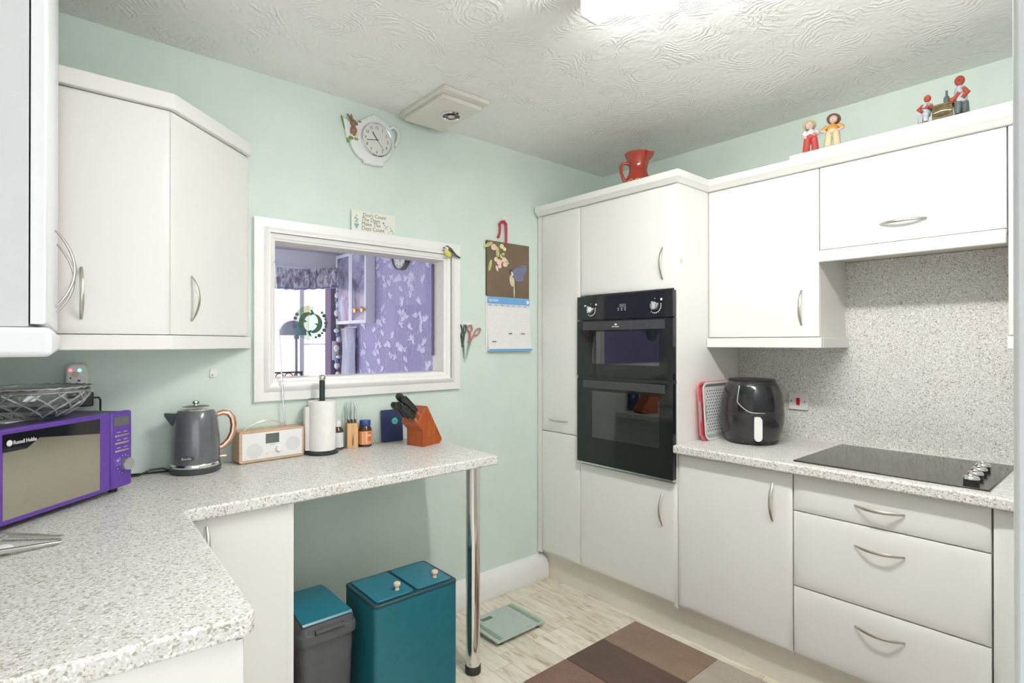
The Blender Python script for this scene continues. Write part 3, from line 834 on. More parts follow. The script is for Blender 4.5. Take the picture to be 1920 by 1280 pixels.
MB().lathe([(0.037, 2.4372), (0.037, 2.4345)], (vc.x, vc.y, 0), 30).build('valve_throat', 'oven_strip', vt)
MB().lathe([(0.006, 2.437), (0.010, 2.430), (0.017, 2.430), (0.015, 2.427), (0.006, 2.424)], (vc.x, vc.y, 0), 24).build('valve_disc', 'nickel', vt)

# ------------------------------------------------------------------ hob, switch, air fryer, trays
hob = thing('hob', (2.5, 0.62, ZW), 'black glass electric hob with four chrome knobs let into the worktop', 'hob')
MB().box(2.248, 2.768, 0.322, 0.912, ZW + 0.0003, ZW + 0.006).build('glass_top', 'hob_glass', hob, bevel=0.002)
for k in range(4):
    c = Vector((2.318 + k * 0.092, 0.378 + k * 0.004, ZW + 0.006))
    kb = MB().lathe([(0.021, 0.0), (0.021, 0.012), (0.018, 0.014)], c, 24).build('knob', 'black_plastic', hob)
    MB().lathe([(0.0225, 0.014), (0.0225, 0.018), (0.019, 0.0225), (0.006, 0.024)], c, 24).build('knob_cap', 'chrome', kb)
    MB().obox(c + Vector((0, 0, 0.026)), X, Y, Z, 0.018, 0.006, 0.005).build('knob_grip', 'chrome', kb, bevel=0.003)
sw = thing('cooker_switch', (2.815, 1.114, 1.091), 'white square wall plate with a red rocker switch above the worktop', 'switch')
MB().box(2.8055, 2.8148, 1.069, 1.159, 1.050, 1.132).build('plate', 'white_plastic', sw, bevel=0.003)
MB().box(2.802, 2.8055, 1.105, 1.122, 1.073, 1.108).build('rocker', 'red_switch', sw, bevel=0.0015)
for yy in (1.083, 1.146):
    MB().prism(circ(0.003, 10, yy, 1.091), 0, 0.001, ((2.8056, 0, 0), Y, Z, -X)).build('screw', 'oven_strip', sw)

AFC = Vector((2.552, 1.222, ZW))
af = thing('air_fryer', AFC, 'black egg-shaped air fryer with a silver-white basket handle', 'air fryer', math.atan2(-AFC.y, -AFC.x) + 0.16)
prof = [(q[0] * 0.965, q[1]) for q in [(0.108, 0.0), (0.114, 0.008), (0.122, 0.022), (0.136, 0.06), (0.143, 0.10), (0.1455, 0.135), (0.143, 0.18), (0.135, 0.225), (0.122, 0.262), (0.112, 0.280), (0.106, 0.287)]]
def lw_(o, m):
    M = wmat(o); m.v = [M @ p for p in m.v]; return m
lw_(af, MB().lathe(prof, (0, 0, 0), 48)).build('shell', 'fryer_black', af)
lw_(af, MB().lathe([(0.102, 0.287), (0.104, 0.293), (0.097, 0.298), (0.05, 0.3005), (0.004, 0.301)], (0, 0, 0), 48)).build('lid', 'black_plastic', af)
def rad(z):
    for (r0, z0), (r1, z1) in zip(prof[:-1], prof[1:]):
        if z0 <= z <= z1: return r0 + (r1 - r0) * (z - z0) / (z1 - z0)
    return prof[-1][0]
def onfry(a, z, d=0.0): r = rad(z) + d; return (r * math.cos(a), r * math.sin(a), z)
# display shield: chrome line down one side and round beneath the touch panel
pts = []
for t in range(9): pts.append((-0.62 - 0.0 * t, 0.268 - t * 0.009))
for t in range(1, 13):
    u = t / 12; pts.append((-0.62 + 0.86 * u, 0.196 - 0.045 * math.sin(math.pi / 2 * min(1, u * 1.6))))
lw_(af, MB().tube([onfry(a, z, 0.001) for a, z in pts], 0.0022, 8)).build('display_trim', 'steel', af)
rs = []
for z in (0.155, 0.18, 0.205, 0.23, 0.255, 0.268):
    rs.append([Vector(onfry(-0.60 + 1.2 * k / 16, z, 0.0008)) for k in range(17)])
lw_(af, MB().rings(rs, False, False, False)).build('display_panel', 'black_gloss', af)
# basket seams
for zz in (0.033, 0.140):
    lw_(af, MB().tube([onfry(-1.1 + 2.2 * k / 24, zz, 0.0) for k in range(25)], 0.0012, 6)).build('basket_seam', 'oven_strip', af)
hp = rrect(0.034, 0.108, 0.0165, 5)
hp = [(p[0], p[1]) if p[1] < 0 else (max(-0.017, min(0.017, p[0] * 1.0)), p[1]) for p in hp]
m = MB().prism(hp, 0.0, 0.014, ((0.158, 0, 0.082), Y, Z, X))
m.box(0.130, 0.160, -0.013, 0.013, 0.110, 0.134)
lw_(af, m).build('basket_handle', 'white_plastic', af, bevel=0.003)
m = MB()
for k in range(22):
    a = -1.1 + 2.2 * k / 21
    c = Vector(onfry(a, 0.016, 0.0005)); n = Vector((math.cos(a), math.sin(a), 0)); t = Vector((-n.y, n.x, 0))
    m.obox(c, t, Z, n, 0.0035, 0.0045, 0.001)
vs = lw_(af, m).build('base_vents', 'rubber', af); vs['kind'] = 'stuff'

def tray(name, label, loc, tilt, rim, base, ring_m, holes):
    """shallow rectangular tray standing on its long side against the oven housing"""
    t = thing(name, loc, label, 'tray')
    u = Vector((1, 0, 0)); v = Vector((0, math.sin(tilt), math.cos(tilt))); n = u.cross(v)
    W, H = 0.36, 0.278
    o = Vector(loc) + v * (H / 2) + u * (W / 2)
    def R(w, h, r, z): return [o + u * p[0] + v * p[1] + n * z for p in rrect(w, h, r, 5)]
    MB().rings([R(W - .05, H - .05, .02, 0.0), R(W - .05, H - .05, .02, 0.003)]).build('base_panel', base, t)
    MB().rings([R(W - .05, H - .05, .02, 0.0005), R(W - .02, H - .02, .03, 0.012), R(W - .014, H - .014, .032, 0.012), R(W - .046, H - .046, .022, 0.0005)], False, False).build('side_wall', ring_m, t)
    MB().rings([R(W - .022, H - .022, .03, 0.010), R(W, H, .04, 0.011), R(W, H, .04, 0.014), R(W - .022, H - .022, .03, 0.013), R(W - .022, H - .022, .03, 0.010)], False, False).build('rim', rim, t)
    for sx in (-1, 1):
        m = MB().prism(circ(0.007, 20, sx * (W / 2 - .013), 0, 0.05), 0.009, 0.0155, (o, u, v, n))
        m.build('grip_slot', 'tray_grey', t)
    if holes:
        m = MB()
        for r in range(14):
            for c in range(13):
                x_, y_ = -0.135 + c * 0.0215 + (0.0107 if r % 2 else 0), -0.094 + r * 0.0145
                if x_ < 0.14: m.prism(circ(0.0038, 7, x_, y_), 0.003, 0.0036, (o, u, v, n))
        h = m.build('drain_holes', 'tray_hole', t, smooth=False); h['kind'] = 'stuff'
    return t
tray('draining_tray', 'coral-red rimmed tray leaning flat against the oven housing', (2.368, 1.3925, ZW + 0.0005), 0.065, 'coral', 'coral', 'coral', False)
tray('draining_tray', 'white perforated draining tray leaning behind the air fryer', (2.385, 1.3755, ZW + 0.0005), 0.060, 'tray_white', 'tray_white', 'tray_grey', True)

# ------------------------------------------------------------------ ornaments on the cupboards
jp = Vector((2.385, 1.748, 2.1285))
jug = thing('jug', jp, 'glazed red pottery jug with a loop handle on top of the oven housing', 'jug')
jprof = [(0.046, 0.0), (0.060, 0.02), (0.072, 0.055), (0.073, 0.075), (0.066, 0.105), (0.052, 0.130), (0.0465, 0.150), (0.047, 0.175), (0.053, 0.200), (0.064, 0.225), (0.070, 0.240)]
rs = []
for k, (r, z) in enumerate(jprof + [(0.066, 0.241), (0.058, 0.222), (0.044, 0.190), (0.040, 0.155)]):
    ring_ = []
    for i in range(36):
        a = 2 * math.pi * i / 36
        spout = max(0, math.cos(a - math.radians(-48))) ** 10
        e = 1 + (0.22 * spout if z > 0.2 else (0.08 * spout if z > 0.17 else 0))
        ring_.append(jp + Vector((r * e * math.cos(a), r * e * math.sin(a), z + (0.010 * spout if z > 0.23 else 0))))
    rs.append(ring_)
MB().rings(rs).build('body', 'jug_red', jug)
jd = Vector((-0.72, 0.69, 0)).normalized()
MB().tube([jp + jd * a + Z * z for a, z in ((0.044, 0.186), (0.062, 0.193), (0.082, 0.188), (0.091, 0.170), (0.089, 0.145), (0.078, 0.115), (0.068, 0.095))], [.008, .0085, .0085, .0085, .0085, .009, .010], 12).build('handle', 'jug_red', jug)
m = MB()
for aa in (-125, -95, -155, -60, -180):
    a = math.radians(aa - 20)
    n = Vector((math.cos(a), math.sin(a), 0)); t = Vector((-n.y, n.x, 0))
    for rr in (0.017, 0.009):
        pts = [jp + n * (0.0735 - abs(math.sin(q)) * rr * 0.12) + t * (rr * math.cos(q)) + Z * (0.072 + rr * 1.25 * math.sin(q)) for q in [math.pi * k / 10 for k in range(11)]]
        m.tube(pts, 0.0016, 6)
sp = m.build('slip_pattern', 'jug_slip', jug)
sp['kind'] = 'stuff'

def basis(face):
    f = Vector((math.cos(face), math.sin(face), 0)); return f, Vector((-f.y, f.x, 0))
def limb(mb, pts, r, n=10): return mb.tube(pts, r, n)
def child_figure(base, face, label, hat, shirt, trousers, arms, tiltx):
    f, s = basis(face)     # f = forward, s = the figure's own side
    P = lambda a, b, z: Vector(base) + s * a + f * b + Z * z
    t = thing('child_figurine', base, label, 'figurine', group=None)
    m = MB()
    for q in (-1, 1):
        m.tube([P(q * .017, .004, .004), P(q * .016, 0, .03), P(q * .012, 0, .060), P(q * .008, 0, .070)], [.0155, .0135, .0145, .013], 12)
        m.ell(P(q * .019, .010, .006), (.012, .012, .006), 12, 6)
    m.ell(P(0, 0, .068), (.023, .018, .014), 14, 8)
    m.build('trousers', trousers, t)
    m = MB().rings([[P(a * math.cos(2 * math.pi * k / 14), b * math.sin(2 * math.pi * k / 14), z) for k in range(14)] for a, b, z in ((.020, .015, .066), (.022, .016, .076), (.022, .015, .088), (.013, .011, .096), (.007, .007, .101))])
    for q, el, ha in arms:
        m.tube([P(q * .018, 0, .092), P(q * el[0], el[1], el[2])], [.0085, .0095], 10)
    m.build('shirt', shirt, t)
    m = MB()
    for q, el, ha in arms: m.tube([P(q * el[0], el[1], el[2]), P(q * ha[0], ha[1], ha[2])], [.0065, .005], 8); m.ell(P(q * ha[0], ha[1], ha[2]), .0062, 8, 6)
    m.tube([P(0, 0, .097), P(tiltx * .4, .001, .108)], .006, 8)
    hd = P(tiltx, .002, .118)
    m.ell(hd, (.0155, .0155, .0165), 16, 10)
    m.ell(hd + f * .0155, (.003, .003, .003), 6, 5)
    m.build('head_and_arms', 'skin_pink', t)
    m = MB()
    for q in (-1, 1): m.ell(hd + f * .0145 + s * (q * .0055) + Z * .003, .0014, 6, 5)
    m.tube([hd + f * .0148 + s * (-.004) - Z * .0062, hd + f * .0155 - Z * .0075, hd + f * .0148 + s * .004 - Z * .0062], .0008, 5)
    m.build('face_marks', 'ink_brown', t)
    ax = (Z * 0.72 - f * 0.60 + s * (tiltx * 25)).normalized()
    u = s; v = ax.cross(u).normalized(); u = v.cross(ax)
    hc = hd + ax * .004 - f * .003
    m = MB().rings([[hc + u * (r * math.cos(2 * math.pi * k / 20)) + v * (r * math.sin(2 * math.pi * k / 20)) + ax * z for k in range(20)] for r, z in ((.026, -.002), (.027, .0), (.018, .003), (.0165, .010), (.011, .016), (.002, .018))])
    m.build('hat', hat, t)
    return t
zb = 2.1885
child_figure((2.505, 0.941, zb), math.radians(200), 'small figurine of a child in red trousers and straw hat', 'straw', 'shirt_lilac', 'trouser_red',
             ((1, (.030, .004, .078), (.012, .018, .082)), (-1, (.028, .004, .076), (.020, .012, .066))), -.004)
child_figure((2.505, 0.856, zb), math.radians(192), 'small figurine of a child in brown hat and orange shirt', 'hat_brown', 'shirt_ochre', 'trouser_cream',
             ((1, (.040, -.002, .080), (.026, .010, .070)), (-1, (.040, -.002, .078), (.026, .010, .070))), .004)

# two men and a bottle at a table, one glazed group
tb = Vector((2.512, 0.487, zb))
grp = thing('drinkers_figurine', tb, 'dark glazed figurine group of two men drinking at a barrel table', 'figurine')
P = lambda a, b, z: tb + Vector((-b, a, z))      # a along the shelf (towards the jug), b out to the room
MB().prism(rrect(0.145, 0.055, 0.02, 4), 0.0, 0.006, (tb, Y, -X, Z)).build('base_plate', 'glaze_olive', grp, bevel=0.002)
m = MB().tube([P(.030, .004, .030), P(.0, .004, .034), P(-.030, .004, .030)], [.020, .026, .020], 16)
m.prism(rrect(.085, .046, .01, 3), .052, .060, (tb, Y, -X, Z))
m.box(tb.x - .02, tb.x + .02, tb.y - .03, tb.y + .03, tb.z + .004, tb.z + .054)
m.build('barrel_table', 'glaze_olive', grp, bevel=0.002)
def drinker(a, sc, d, lean):
    m = MB()
    m.tube([P(a, 0, .04 * sc), P(a - lean * .3, 0, .066 * sc), P(a - lean, 0, .090 * sc), P(a - lean * 1.1, 0, .100 * sc)], [.017 * sc, .018 * sc, .014 * sc, .006 * sc], 12)
    m.tube([P(a - lean, .012, .088 * sc), P(a - lean * .5 - d * .006, .018, .070 * sc)], [.0075 * sc, .0075 * sc], 8)
    m.build('jacket', 'glaze_grey', grp)
    m = MB()
    m.ell(P(a - lean * 1.2, .002, .115 * sc), (.0135 * sc, .0135 * sc, .016 * sc), 14, 10)
    m.ell(P(a - lean * 1.2 - d * 0, .016 * sc, .114 * sc), .004 * sc, 8, 6)
    m.tube([P(a - lean * .6, .018, .072 * sc), P(a + d * .018, .022, .062)], [.0065 * sc, .0055 * sc], 8)
    m.ell(P(a + d * .020, .022, .063), .0075 * sc, 10, 7)
    m.tube([P(a - lean - d * .010, .010, .086 * sc), P(a - lean * .4 - d * .022, .014, .070 * sc), P(a - d * .008, .018, .055 * sc)], [.0075 * sc, .0085 * sc, .006 * sc], 8)
    m.build('head_and_hands', 'terracotta', grp)
    m = MB()
    m.tube([P(a - d * .004, 0, .042 * sc), P(a + d * .004, .018, .040 * sc), P(a + d * .004, .020, .008)], [.012 * sc, .011 * sc, .008 * sc], 10)
    m.tube([P(a - d * .010, -.004, .042 * sc), P(a - d * .014, .012, .036 * sc), P(a - d * .014, .014, .008)], [.012 * sc, .010 * sc, .008 * sc], 10)
    m.tube([P(a - d * .012, 0, .006), P(a - d * .012, 0, .042 * sc)], [.014, .012], 10)
    m.build('trousers', 'glaze_dark' if sc > 1 else 'glaze_grey', grp)
drinker(.052, 0.86, -1, 0.004)
drinker(-.050, 1.14, 1, -0.002)
bc = P(-.012, .012, .060)
MB().lathe([(.009, 0), (.0095, .016), (.0075, .022), (.0038, .027), (.0035, .042), (.0045, .044)], bc, 14).build('bottle', 'glaze_dark', grp)

# ------------------------------------------------------------------ wall things on the hatch wall
ck = thing('teapot_clock', (1.185, YB, 2.20), 'white teapot-shaped wall clock with a brown rabbit on its spout', 'clock')
def W2(px, py): p = onY(px, py, YB); return (p.x, p.z)
FRW = ((0, YB - 0.0005, 0), X, Z, -Y)
def wallrel(name, mat, pts, d0, d1, parent, bevel=0.0):
    return MB().prism(pts, d0, d1, FRW).build(name, mat, parent, bevel=bevel, seg=3)
body = [(679, 307), (680, 302), (671, 296), (662, 286), (656, 275), (653, 263), (655, 248), (661, 237), (668, 230), (676, 226), (682, 224), (688, 220), (693, 219), (697, 215.5), (701, 219), (706, 221), (712, 226), (719, 232), (727, 241), (733, 253), (736, 267), (735, 281), (730, 293), (723, 301), (716, 306), (716.5, 314), (698, 312)]
wallrel('pot_body', 'ceramic_white', [W2(*p) for p in body], 0, 0.022, ck, 0.006)
hc_, hz_ = W2(733, 262)
hpts = [W2(*p) for p in ((728, 243), (735, 240), (743, 246), (745.5, 256), (743, 268), (738, 276))]
MB().tube([(a, YB - 0.011, b) for a, b in hpts], 0.0085, 10).build('pot_handle', 'ceramic_white', ck)
wallrel('spout', 'leaf_green', [W2(*p) for p in ((638, 216), (643, 222), (652, 245), (658, 268), (650, 266), (647, 250))], 0, 0.012, ck, 0.002)
sp_ = [W2(*p) for p in ((641, 222), (652, 228), (660, 236), (664, 248), (664, 262), (658, 272), (648, 258))]
wallrel('spout_front', 'ceramic_white', sp_, 0, 0.014, ck, 0.003)
def wp(px, py, d): p = onY(px, py, YB); return Vector((p.x, YB - d, p.z))
rab = MB()
rab.ell(wp(660, 248, 0.017), (.017, .013, .026), 14, 9)
rab.ell(wp(659, 233, 0.019), (.015, .012, .016), 14, 9)
rab.ell(wp(664, 235, 0.021), (.009, .009, .008), 10, 7)
rab.tube([wp(656, 228, .018), wp(653, 221, .016), wp(648, 214.5, .014)], [.0055, .006, .002], 8)
rab.tube([wp(657, 228, .020), wp(656, 221, .019), wp(654.5, 216, .018)], [.005, .005, .002], 8)
rab.build('rabbit', 'rabbit_fur', ck)
MB().ell(wp(665, 254, .018), (.013, .010, .014), 12, 8).build('rabbit_apron', 'blossom', ck)
m = MB()
for px, py, r in ((655, 261, .014), (664, 263, .013), (671, 231, .009)): m.ell(wp(px, py, .018), (r, .008, r * .7), 10, 7)
m.build('leaves', 'leaf_green', ck)
fc = wp(702, 265, 0.0)
m = MB()
rs = []
for r, dd in ((.079, .0220), (.079, .029), (.0755, .032), (.072, .030), (.072, .0220)):
    rs.append([Vector((fc.x + r * math.cos(2 * math.pi * k / 48), YB - dd, fc.z + r * math.sin(2 * math.pi * k / 48))) for k in range(48)])
m.rings(rs + [rs[0]], False, False).build('bezel', 'steel', ck)
dial = MB().prism(circ(0.0725, 48, fc.x, fc.z), 0.0222, 0.0245, FRW).build('dial', 'clock_face', ck)
for h in range(1, 13):
    a = math.radians(90 - 30 * h)
    text(str(h), 0.021, 'ink', dial, 'numeral', ((fc.x + 0.056 * math.cos(a), YB - 0.0252, fc.z + 0.056 * math.sin(a) - 0.0072), X, Z, -Y), sx=0.8, align='CENTER')
def hand(deg, L, w, name):
    a = math.radians(90 - deg); d = Vector((math.cos(a), 0, math.sin(a))); t = Vector((-d.z, 0, d.x))
    MB().obox(Vector((fc.x, YB - 0.0270, fc.z)) + d * (L * 0.42), d, t, Y, L * 0.58, w, 0.0005).build(name, 'ink', dial)
hand(325, 0.040, 0.0020, 'hour_hand'); hand(258, 0.052, 0.0012, 'minute_hand'); hand(140, 0.056, 0.0006, 'second_hand')

sg = thing('motto_sign', (1.178, YB - 0.012, 1.8862), 'small cream motto plaque with hand lettering standing on the hatch frame', 'sign')
MB().box(1.069, 1.287, YB - 0.014, YB - 0.004, 1.8865, 1.980).build('board', 'sign_paper', sg, bevel=0.001)
for k, (ln_, sz) in enumerate((("Don't Count", .0225), ('The Days', .0235), ('Make The', .0235), ('Days Count', .0235))):
    text(ln_, sz * 1.1, 'ink_brown', sg, 'lettering', ((1.116 + (0.006 if k == 0 else 0), YB - 0.0142, 1.9555 - k * 0.0205), X, Z, -Y), sx=0.92)
m = MB().prism([(1.080 + 0.024 * a, 1.905 + 0.024 * b) for a, b in ((0, .5), (.25, .62), (.5, .5), (.75, .62), (1, .5), (.5, -.5))], 0.0142, 0.0148, FRW)
m.build('painted_heart', 'sign_blue', sg)
m = MB()
for a, b, r in ((1.091, 1.928, .007), (1.096, 1.938, .005), (1.087, 1.944, .006), (1.092, 1.955, .004)): m.prism(circ(r, 10, a, b, r * .8), 0.0142, 0.0147, FRW)
m.build('painted_plant', 'sign_green', sg)
m = MB()
for a, b, r in ((1.226, 1.938, .005), (1.232, 1.928, .0035), (1.240, 1.921, .0035), (1.248, 1.926, .003), (1.236, 1.914, .003), (1.246, 1.912, .003)): m.prism(circ(r, 8, a, b), 0.0142, 0.0147, FRW)
m.build('painted_dots', 'pewter', sg)
MB().tube([(1.266 + 0.013 * math.cos(q), YB - .0146, 1.893 + 0.013 * math.sin(q)) for q in [math.pi * k / 10 for k in range(11)]], 0.0013, 6).build('painted_arch', 'sign_green', sg)
MB().tube([(1.258, YB - .0146, 1.922), (1.279, YB - .0146, 1.898)], 0.0008, 6).build('painted_stalk', 'ink', sg)

bd = thing('bird_ornament', (1.60, YB - 0.03, 1.83), 'small yellow-bellied bird ornament stuck on the hatch frame corner', 'ornament')
def bp(px, py, d): p = onY(px, py, YB - d); return p
m = MB().ell(bp(840.5, 475, .040), (.024, .016, .019), 16, 10, Matrix.Rotation(math.radians(25), 3, 'Y'))
m.build('breast', 'bird_yellow', bd)
m = MB().tube([bp(839, 464, .042), bp(843, 469, .045), bp(849, 475, .042), bp(855, 479, .036), bp(862.5, 483.5, .030)], [.009, .0145, .012, .006, .004], 12)
m.build('back_and_tail', 'bird_green', bd)
m = MB().ell(bp(837, 465.5, .043), (.0125, .012, .0115), 14, 9)
m.build('head', 'ceramic_white', bd)
m = MB().ell(bp(838.2, 462.6, .044), (.0105, .0115, .006), 12, 7)
m.tube([bp(833.2, 464.3, .045), bp(830.6, 464.0, .046)], [.0042, .001], 8).ell(bp(835.6, 465.3, .0555), .0022, 8, 6)
m.build('cap_and_beak', 'ink', bd)
MB().tube([bp(845, 474, .054), bp(851, 478, .047), bp(856, 481, .038)], [.007, .006, .002], 8, flat=0.6).build('wing', 'bird_grey', bd)

cal = thing('calendar', (2.0, YB - 0.01, 1.32), 'wall calendar with a bird photograph above a month page', 'calendar')
CX0, CX1 = 1.845, 2.158
MB().box(CX0, CX1, YB - 0.010, YB - 0.001, 1.630, 1.937).build('upper_pages', 'cal_edge', cal)
MB().box(CX0 + .003, CX1, YB - 0.0115, YB - 0.010, 1.630, 1.937).build('photograph', 'photo_brown', cal)
rs = [[Vector((CX0 + .002 + dx, YB - d, z)), Vector((CX1 + .003 + dx, YB - d, z)), Vector((CX1 + .003 + dx, YB - .001, z)), Vector((CX0 + .002 + dx, YB - .001, z))] for z, d, dx in ((1.630, .0115, 0), (1.5, .014, .001), (1.40, .018, .004), (1.334, .024, .007))]
pg = MB().rings(rs).build('month_page', 'paper', cal, smooth=False)
MB().box(CX0 - .002, CX0 + .006, YB - 0.009, YB - .001, 1.322, 1.635).build('page_stack', 'paper', cal)
def cpt(u, v, d): return Vector((CX0 + .003 + (CX1 - CX0) * u, YB - d, v))
m = MB().box(CX0 + .003, CX1 + .003, YB - .0128, YB - .0116, 1.592, 1.629)
m.build('month_band', 'cal_blue', pg)
MB().box(CX0 + .009, CX1 + .012, YB - .0252, YB - .0236, 1.330, 1.343).build('foot_band', 'cal_blue', pg)
MB().box(CX0 + .003, CX1 + .003, YB - .0128, YB - .0118, 1.579, 1.591).build('weekday_band', 'shirt_lilac', pg)
text('September', 0.021, 'mark_white', pg, 'month_lettering', ((CX0 + .012, YB - .0129, 1.6055), X, Z, -Y), sx=0.78)
for k, wd in enumerate(('Mon', 'Tue', 'Wed', 'Thu', 'Fri', 'Sat', 'Sun')):
    text(wd, 0.0085, 'ink', pg, 'weekday_lettering', ((CX0 + .014 + k * .0435, YB - .0129, 1.5815), X, Z, -Y))
MB().prism(circ(.011, 18, CX1 - .012, 1.610), .0128, .0134, FRW).build('round_emblem', 'mark_white', pg)
def pageY(z): return 0.0117 + (1.63 - z) / 0.296 * 0.0115 + 0.0006
m = MB()
for r in range(6):
    z = 1.574 - r * .038; m.box(CX0 + .01, CX1 - .002, YB - pageY(z) - .0008, YB - pageY(z), z, z + .0007)
m.build('grid_rules', 'speaker_cloth', pg, smooth=False)['kind'] = 'stuff'
m = MB()
for (u, z, w) in ((.10, 1.381, .028), (.48, 1.426, .024), (.77, 1.426, .032)):
    for k in range(5):
        xx = CX0 + u * (CX1 - CX0) + k * w / 5
        m.tube([(xx, YB - pageY(z) - .0012, z), (xx + w / 10, YB - pageY(z) - .0012, z + .007 - .002 * (k % 3)), (xx + w / 5, YB - pageY(z) - .0012, z)], .0011, 5)
m.build('handwritten_notes', 'ink', pg)['kind'] = 'stuff'
# the printed photograph: blossom spray and a small bird in flight
PHD = .0116
def blob(mat, items, name):
    m = MB()
    for k, (px, py, rx, ry, ang) in enumerate(items):
        p = onY(px, py, YB - .012); ca, sa = math.cos(math.radians(ang)), math.sin(math.radians(ang))
        d = PHD + .0002 * (k % 4)
        m.prism([(p.x + rx * math.cos(q) * ca - ry * math.sin(q) * sa, p.z + rx * math.cos(q) * sa + ry * math.sin(q) * ca) for q in [2 * math.pi * j / 12 for j in range(12)]], d, d + .0003, FRW)
    return m.build(name, mat, ph, smooth=False)
ph = bpy.data.objects['photograph']
blob('leaf_pale', ((916, 458, .034, .010, 28), (933, 472, .012, .030, 3), (919, 497, .010, .034, -14), (943, 477, .014, .008, 40), (950, 490, .022, .010, -40)), 'printed_leaves')
blob('blossom_yellow', ((941, 462, .016, .014, 0), (946, 467, .012, .011, 0), (930, 486, .014, .013, 0), (940, 480, .011, .011, 0)), 'printed_buds')
blob('blossom', ((926, 463, .020, .018, 10), (936, 491, .020, .016, 0), (947, 496, .017, .013, 0), (937, 499, .013, .012, 0), (932, 503, .008, .017, 20), (945, 487, .018, .014, 20)), 'printed_blossom')
blob('bird_blue', ((972, 513, .050, .036, 18), (979, 507, .040, .026, 40), (974, 524, .034, .012, 10)), 'printed_wing')
blob('bird_cream', ((960, 526, .018, .034, 10), (964, 545, .004, .040, 0)), 'printed_body')
m = blob('ink', ((958, 510, .013, .017, 20),), 'printed_head')
m.location.y -= .0004
m = blob('ceramic_white', ((960, 513, .007, .013, 20),), 'printed_cheek')
m.location.y -= .0008
hk = thing('wall_hook', (1.985, YB, 2.06), 'clear little wall hook holding the red calendar cord', 'hook')
hp_ = onY(945, 410, YB)
MB().prism(rrect(.022, .028, .009, 4, hp_.x, hp_.z), 0, .003, FRW).build('hook_pad', 'white_plastic', hk)
MB().tube([Vector((hp_.x, YB - .002, hp_.z - .004)), Vector((hp_.x, YB - .012, hp_.z - .012)), Vector((hp_.x, YB - .016, hp_.z - .002))], .003, 8).build('hook_peg', 'white_plastic', hk)
cd_ = MB()
P_ = lambda px, py, d=.012: onY(px, py, YB - d)
cd_.tube([P_(934, 445), P_(937, 437), P_(937.5, 428), P_(937, 420), P_(940, 416), P_(945, 415, .014), P_(949, 420), P_(950, 432), P_(950, 446), P_(949.5, 457, .013)], [.008, .0055, .006, .0075, .0075, .0075, .0065, .0045, .004, .005], 10)
cd_.tube([P_(945, 414, .016), P_(948, 424, .016), P_(948.5, 440, .014), P_(948.5, 457, .013)], .0035, 8)
tag(cd_.build('red_cord', 'cord_red'), 'knotted red cord hanging the calendar from its hook', 'cord')

def scis(label, pivot, tip, ring1, ring2, gm, bm_, d):
    p = lambda q, dd=0.0: onY(q[0], q[1], YB - d - dd)
    t = thing('scissors', p(pivot), label, 'scissors')
    for k, (c, r) in enumerate((ring1, ring2)):
        c3 = p(c); pv = p(pivot)
        ax = (pv - c3).normalized(); sd = Vector((-ax.z, 0, ax.x))
        pts = [c3 + ax * (r[1] * math.cos(q)) + sd * (r[0] * math.sin(q)) for q in [2 * math.pi * j / 20 for j in range(20)]]
        m = MB().tube(pts, .0042, 8, closed=True)
        m.tube([c3 + ax * r[1], pv + ax * .012], [.0058, .0062], 8)
        m.build('grip', gm, t)
        tp = p(tip); dd = (tp - pv); s2 = Vector((-dd.z, 0, dd.x)).normalized() * (.006 if k else -.006)
        q = [pv - dd.normalized() * .005, pv + s2 * .9, pv + dd * .6 + s2 * .7, tp + s2 * (.9 if k else .2)]
        MB().prism([(v.x, v.z) for v in q], d + .001 + k * .0022, d + .003 + k * .0022, FRW).build('blade', bm_, t)
    MB().prism(circ(.004, 12, p(pivot).x, p(pivot).z), d, d + .007, FRW).build('pivot_screw', 'steel', t)
    return t
scis('dark green handled scissors hanging beside the hatch frame', (867.5, 646), (870.5, 681), ((863.5, 618), (.010, .026)), ((871.5, 617), (.007, .024)), 'scissor_green', 'steel', .004)
scis('pink and grey handled scissors hanging between hatch frame and calendar', (881, 638), (873, 673), ((881, 616), (.015, .018)), ((895, 622), (.012, .026)), 'scissor_pink', 'bird_grey', .014)
sh = thing('scissor_hook', onY(879, 609, YB), 'small clear adhesive hook that carries both scissors', 'hook')
p = onY(874, 607, YB)
MB().prism(rrect(.085, .016, .006, 4, p.x + .012, p.z), 0, .003, FRW).build('hook_bar', 'white_plastic', sh)
MB().cyl((p.x - .02, YB - .002, p.z - .004), (p.x - .02, YB - .018, p.z - .004), .003, n=8).build('peg', 'white_plastic', sh)
MB().cyl((p.x + .028, YB - .002, p.z - .004), (p.x + .028, YB - .022, p.z - .004), .003, n=8).build('peg', 'white_plastic', sh)
sk2 = thing('adhesive_hook', onY(399, 700, YB), 'tiny white adhesive hook on the mint wall above the kettle', 'hook')
p = onY(400, 699, YB)
MB().prism(rrect(.026, .034, .004, 3, p.x, p.z), 0, .004, FRW).build('hook_pad', 'white_plastic', sk2, bevel=.001)
MB().tube([(p.x - .004, YB - .004, p.z - .004), (p.x - .004, YB - .012, p.z - .012), (p.x - .004, YB - .012, p.z - .004)], .003, 8).build('hook_peg', 'white_plastic', sk2)

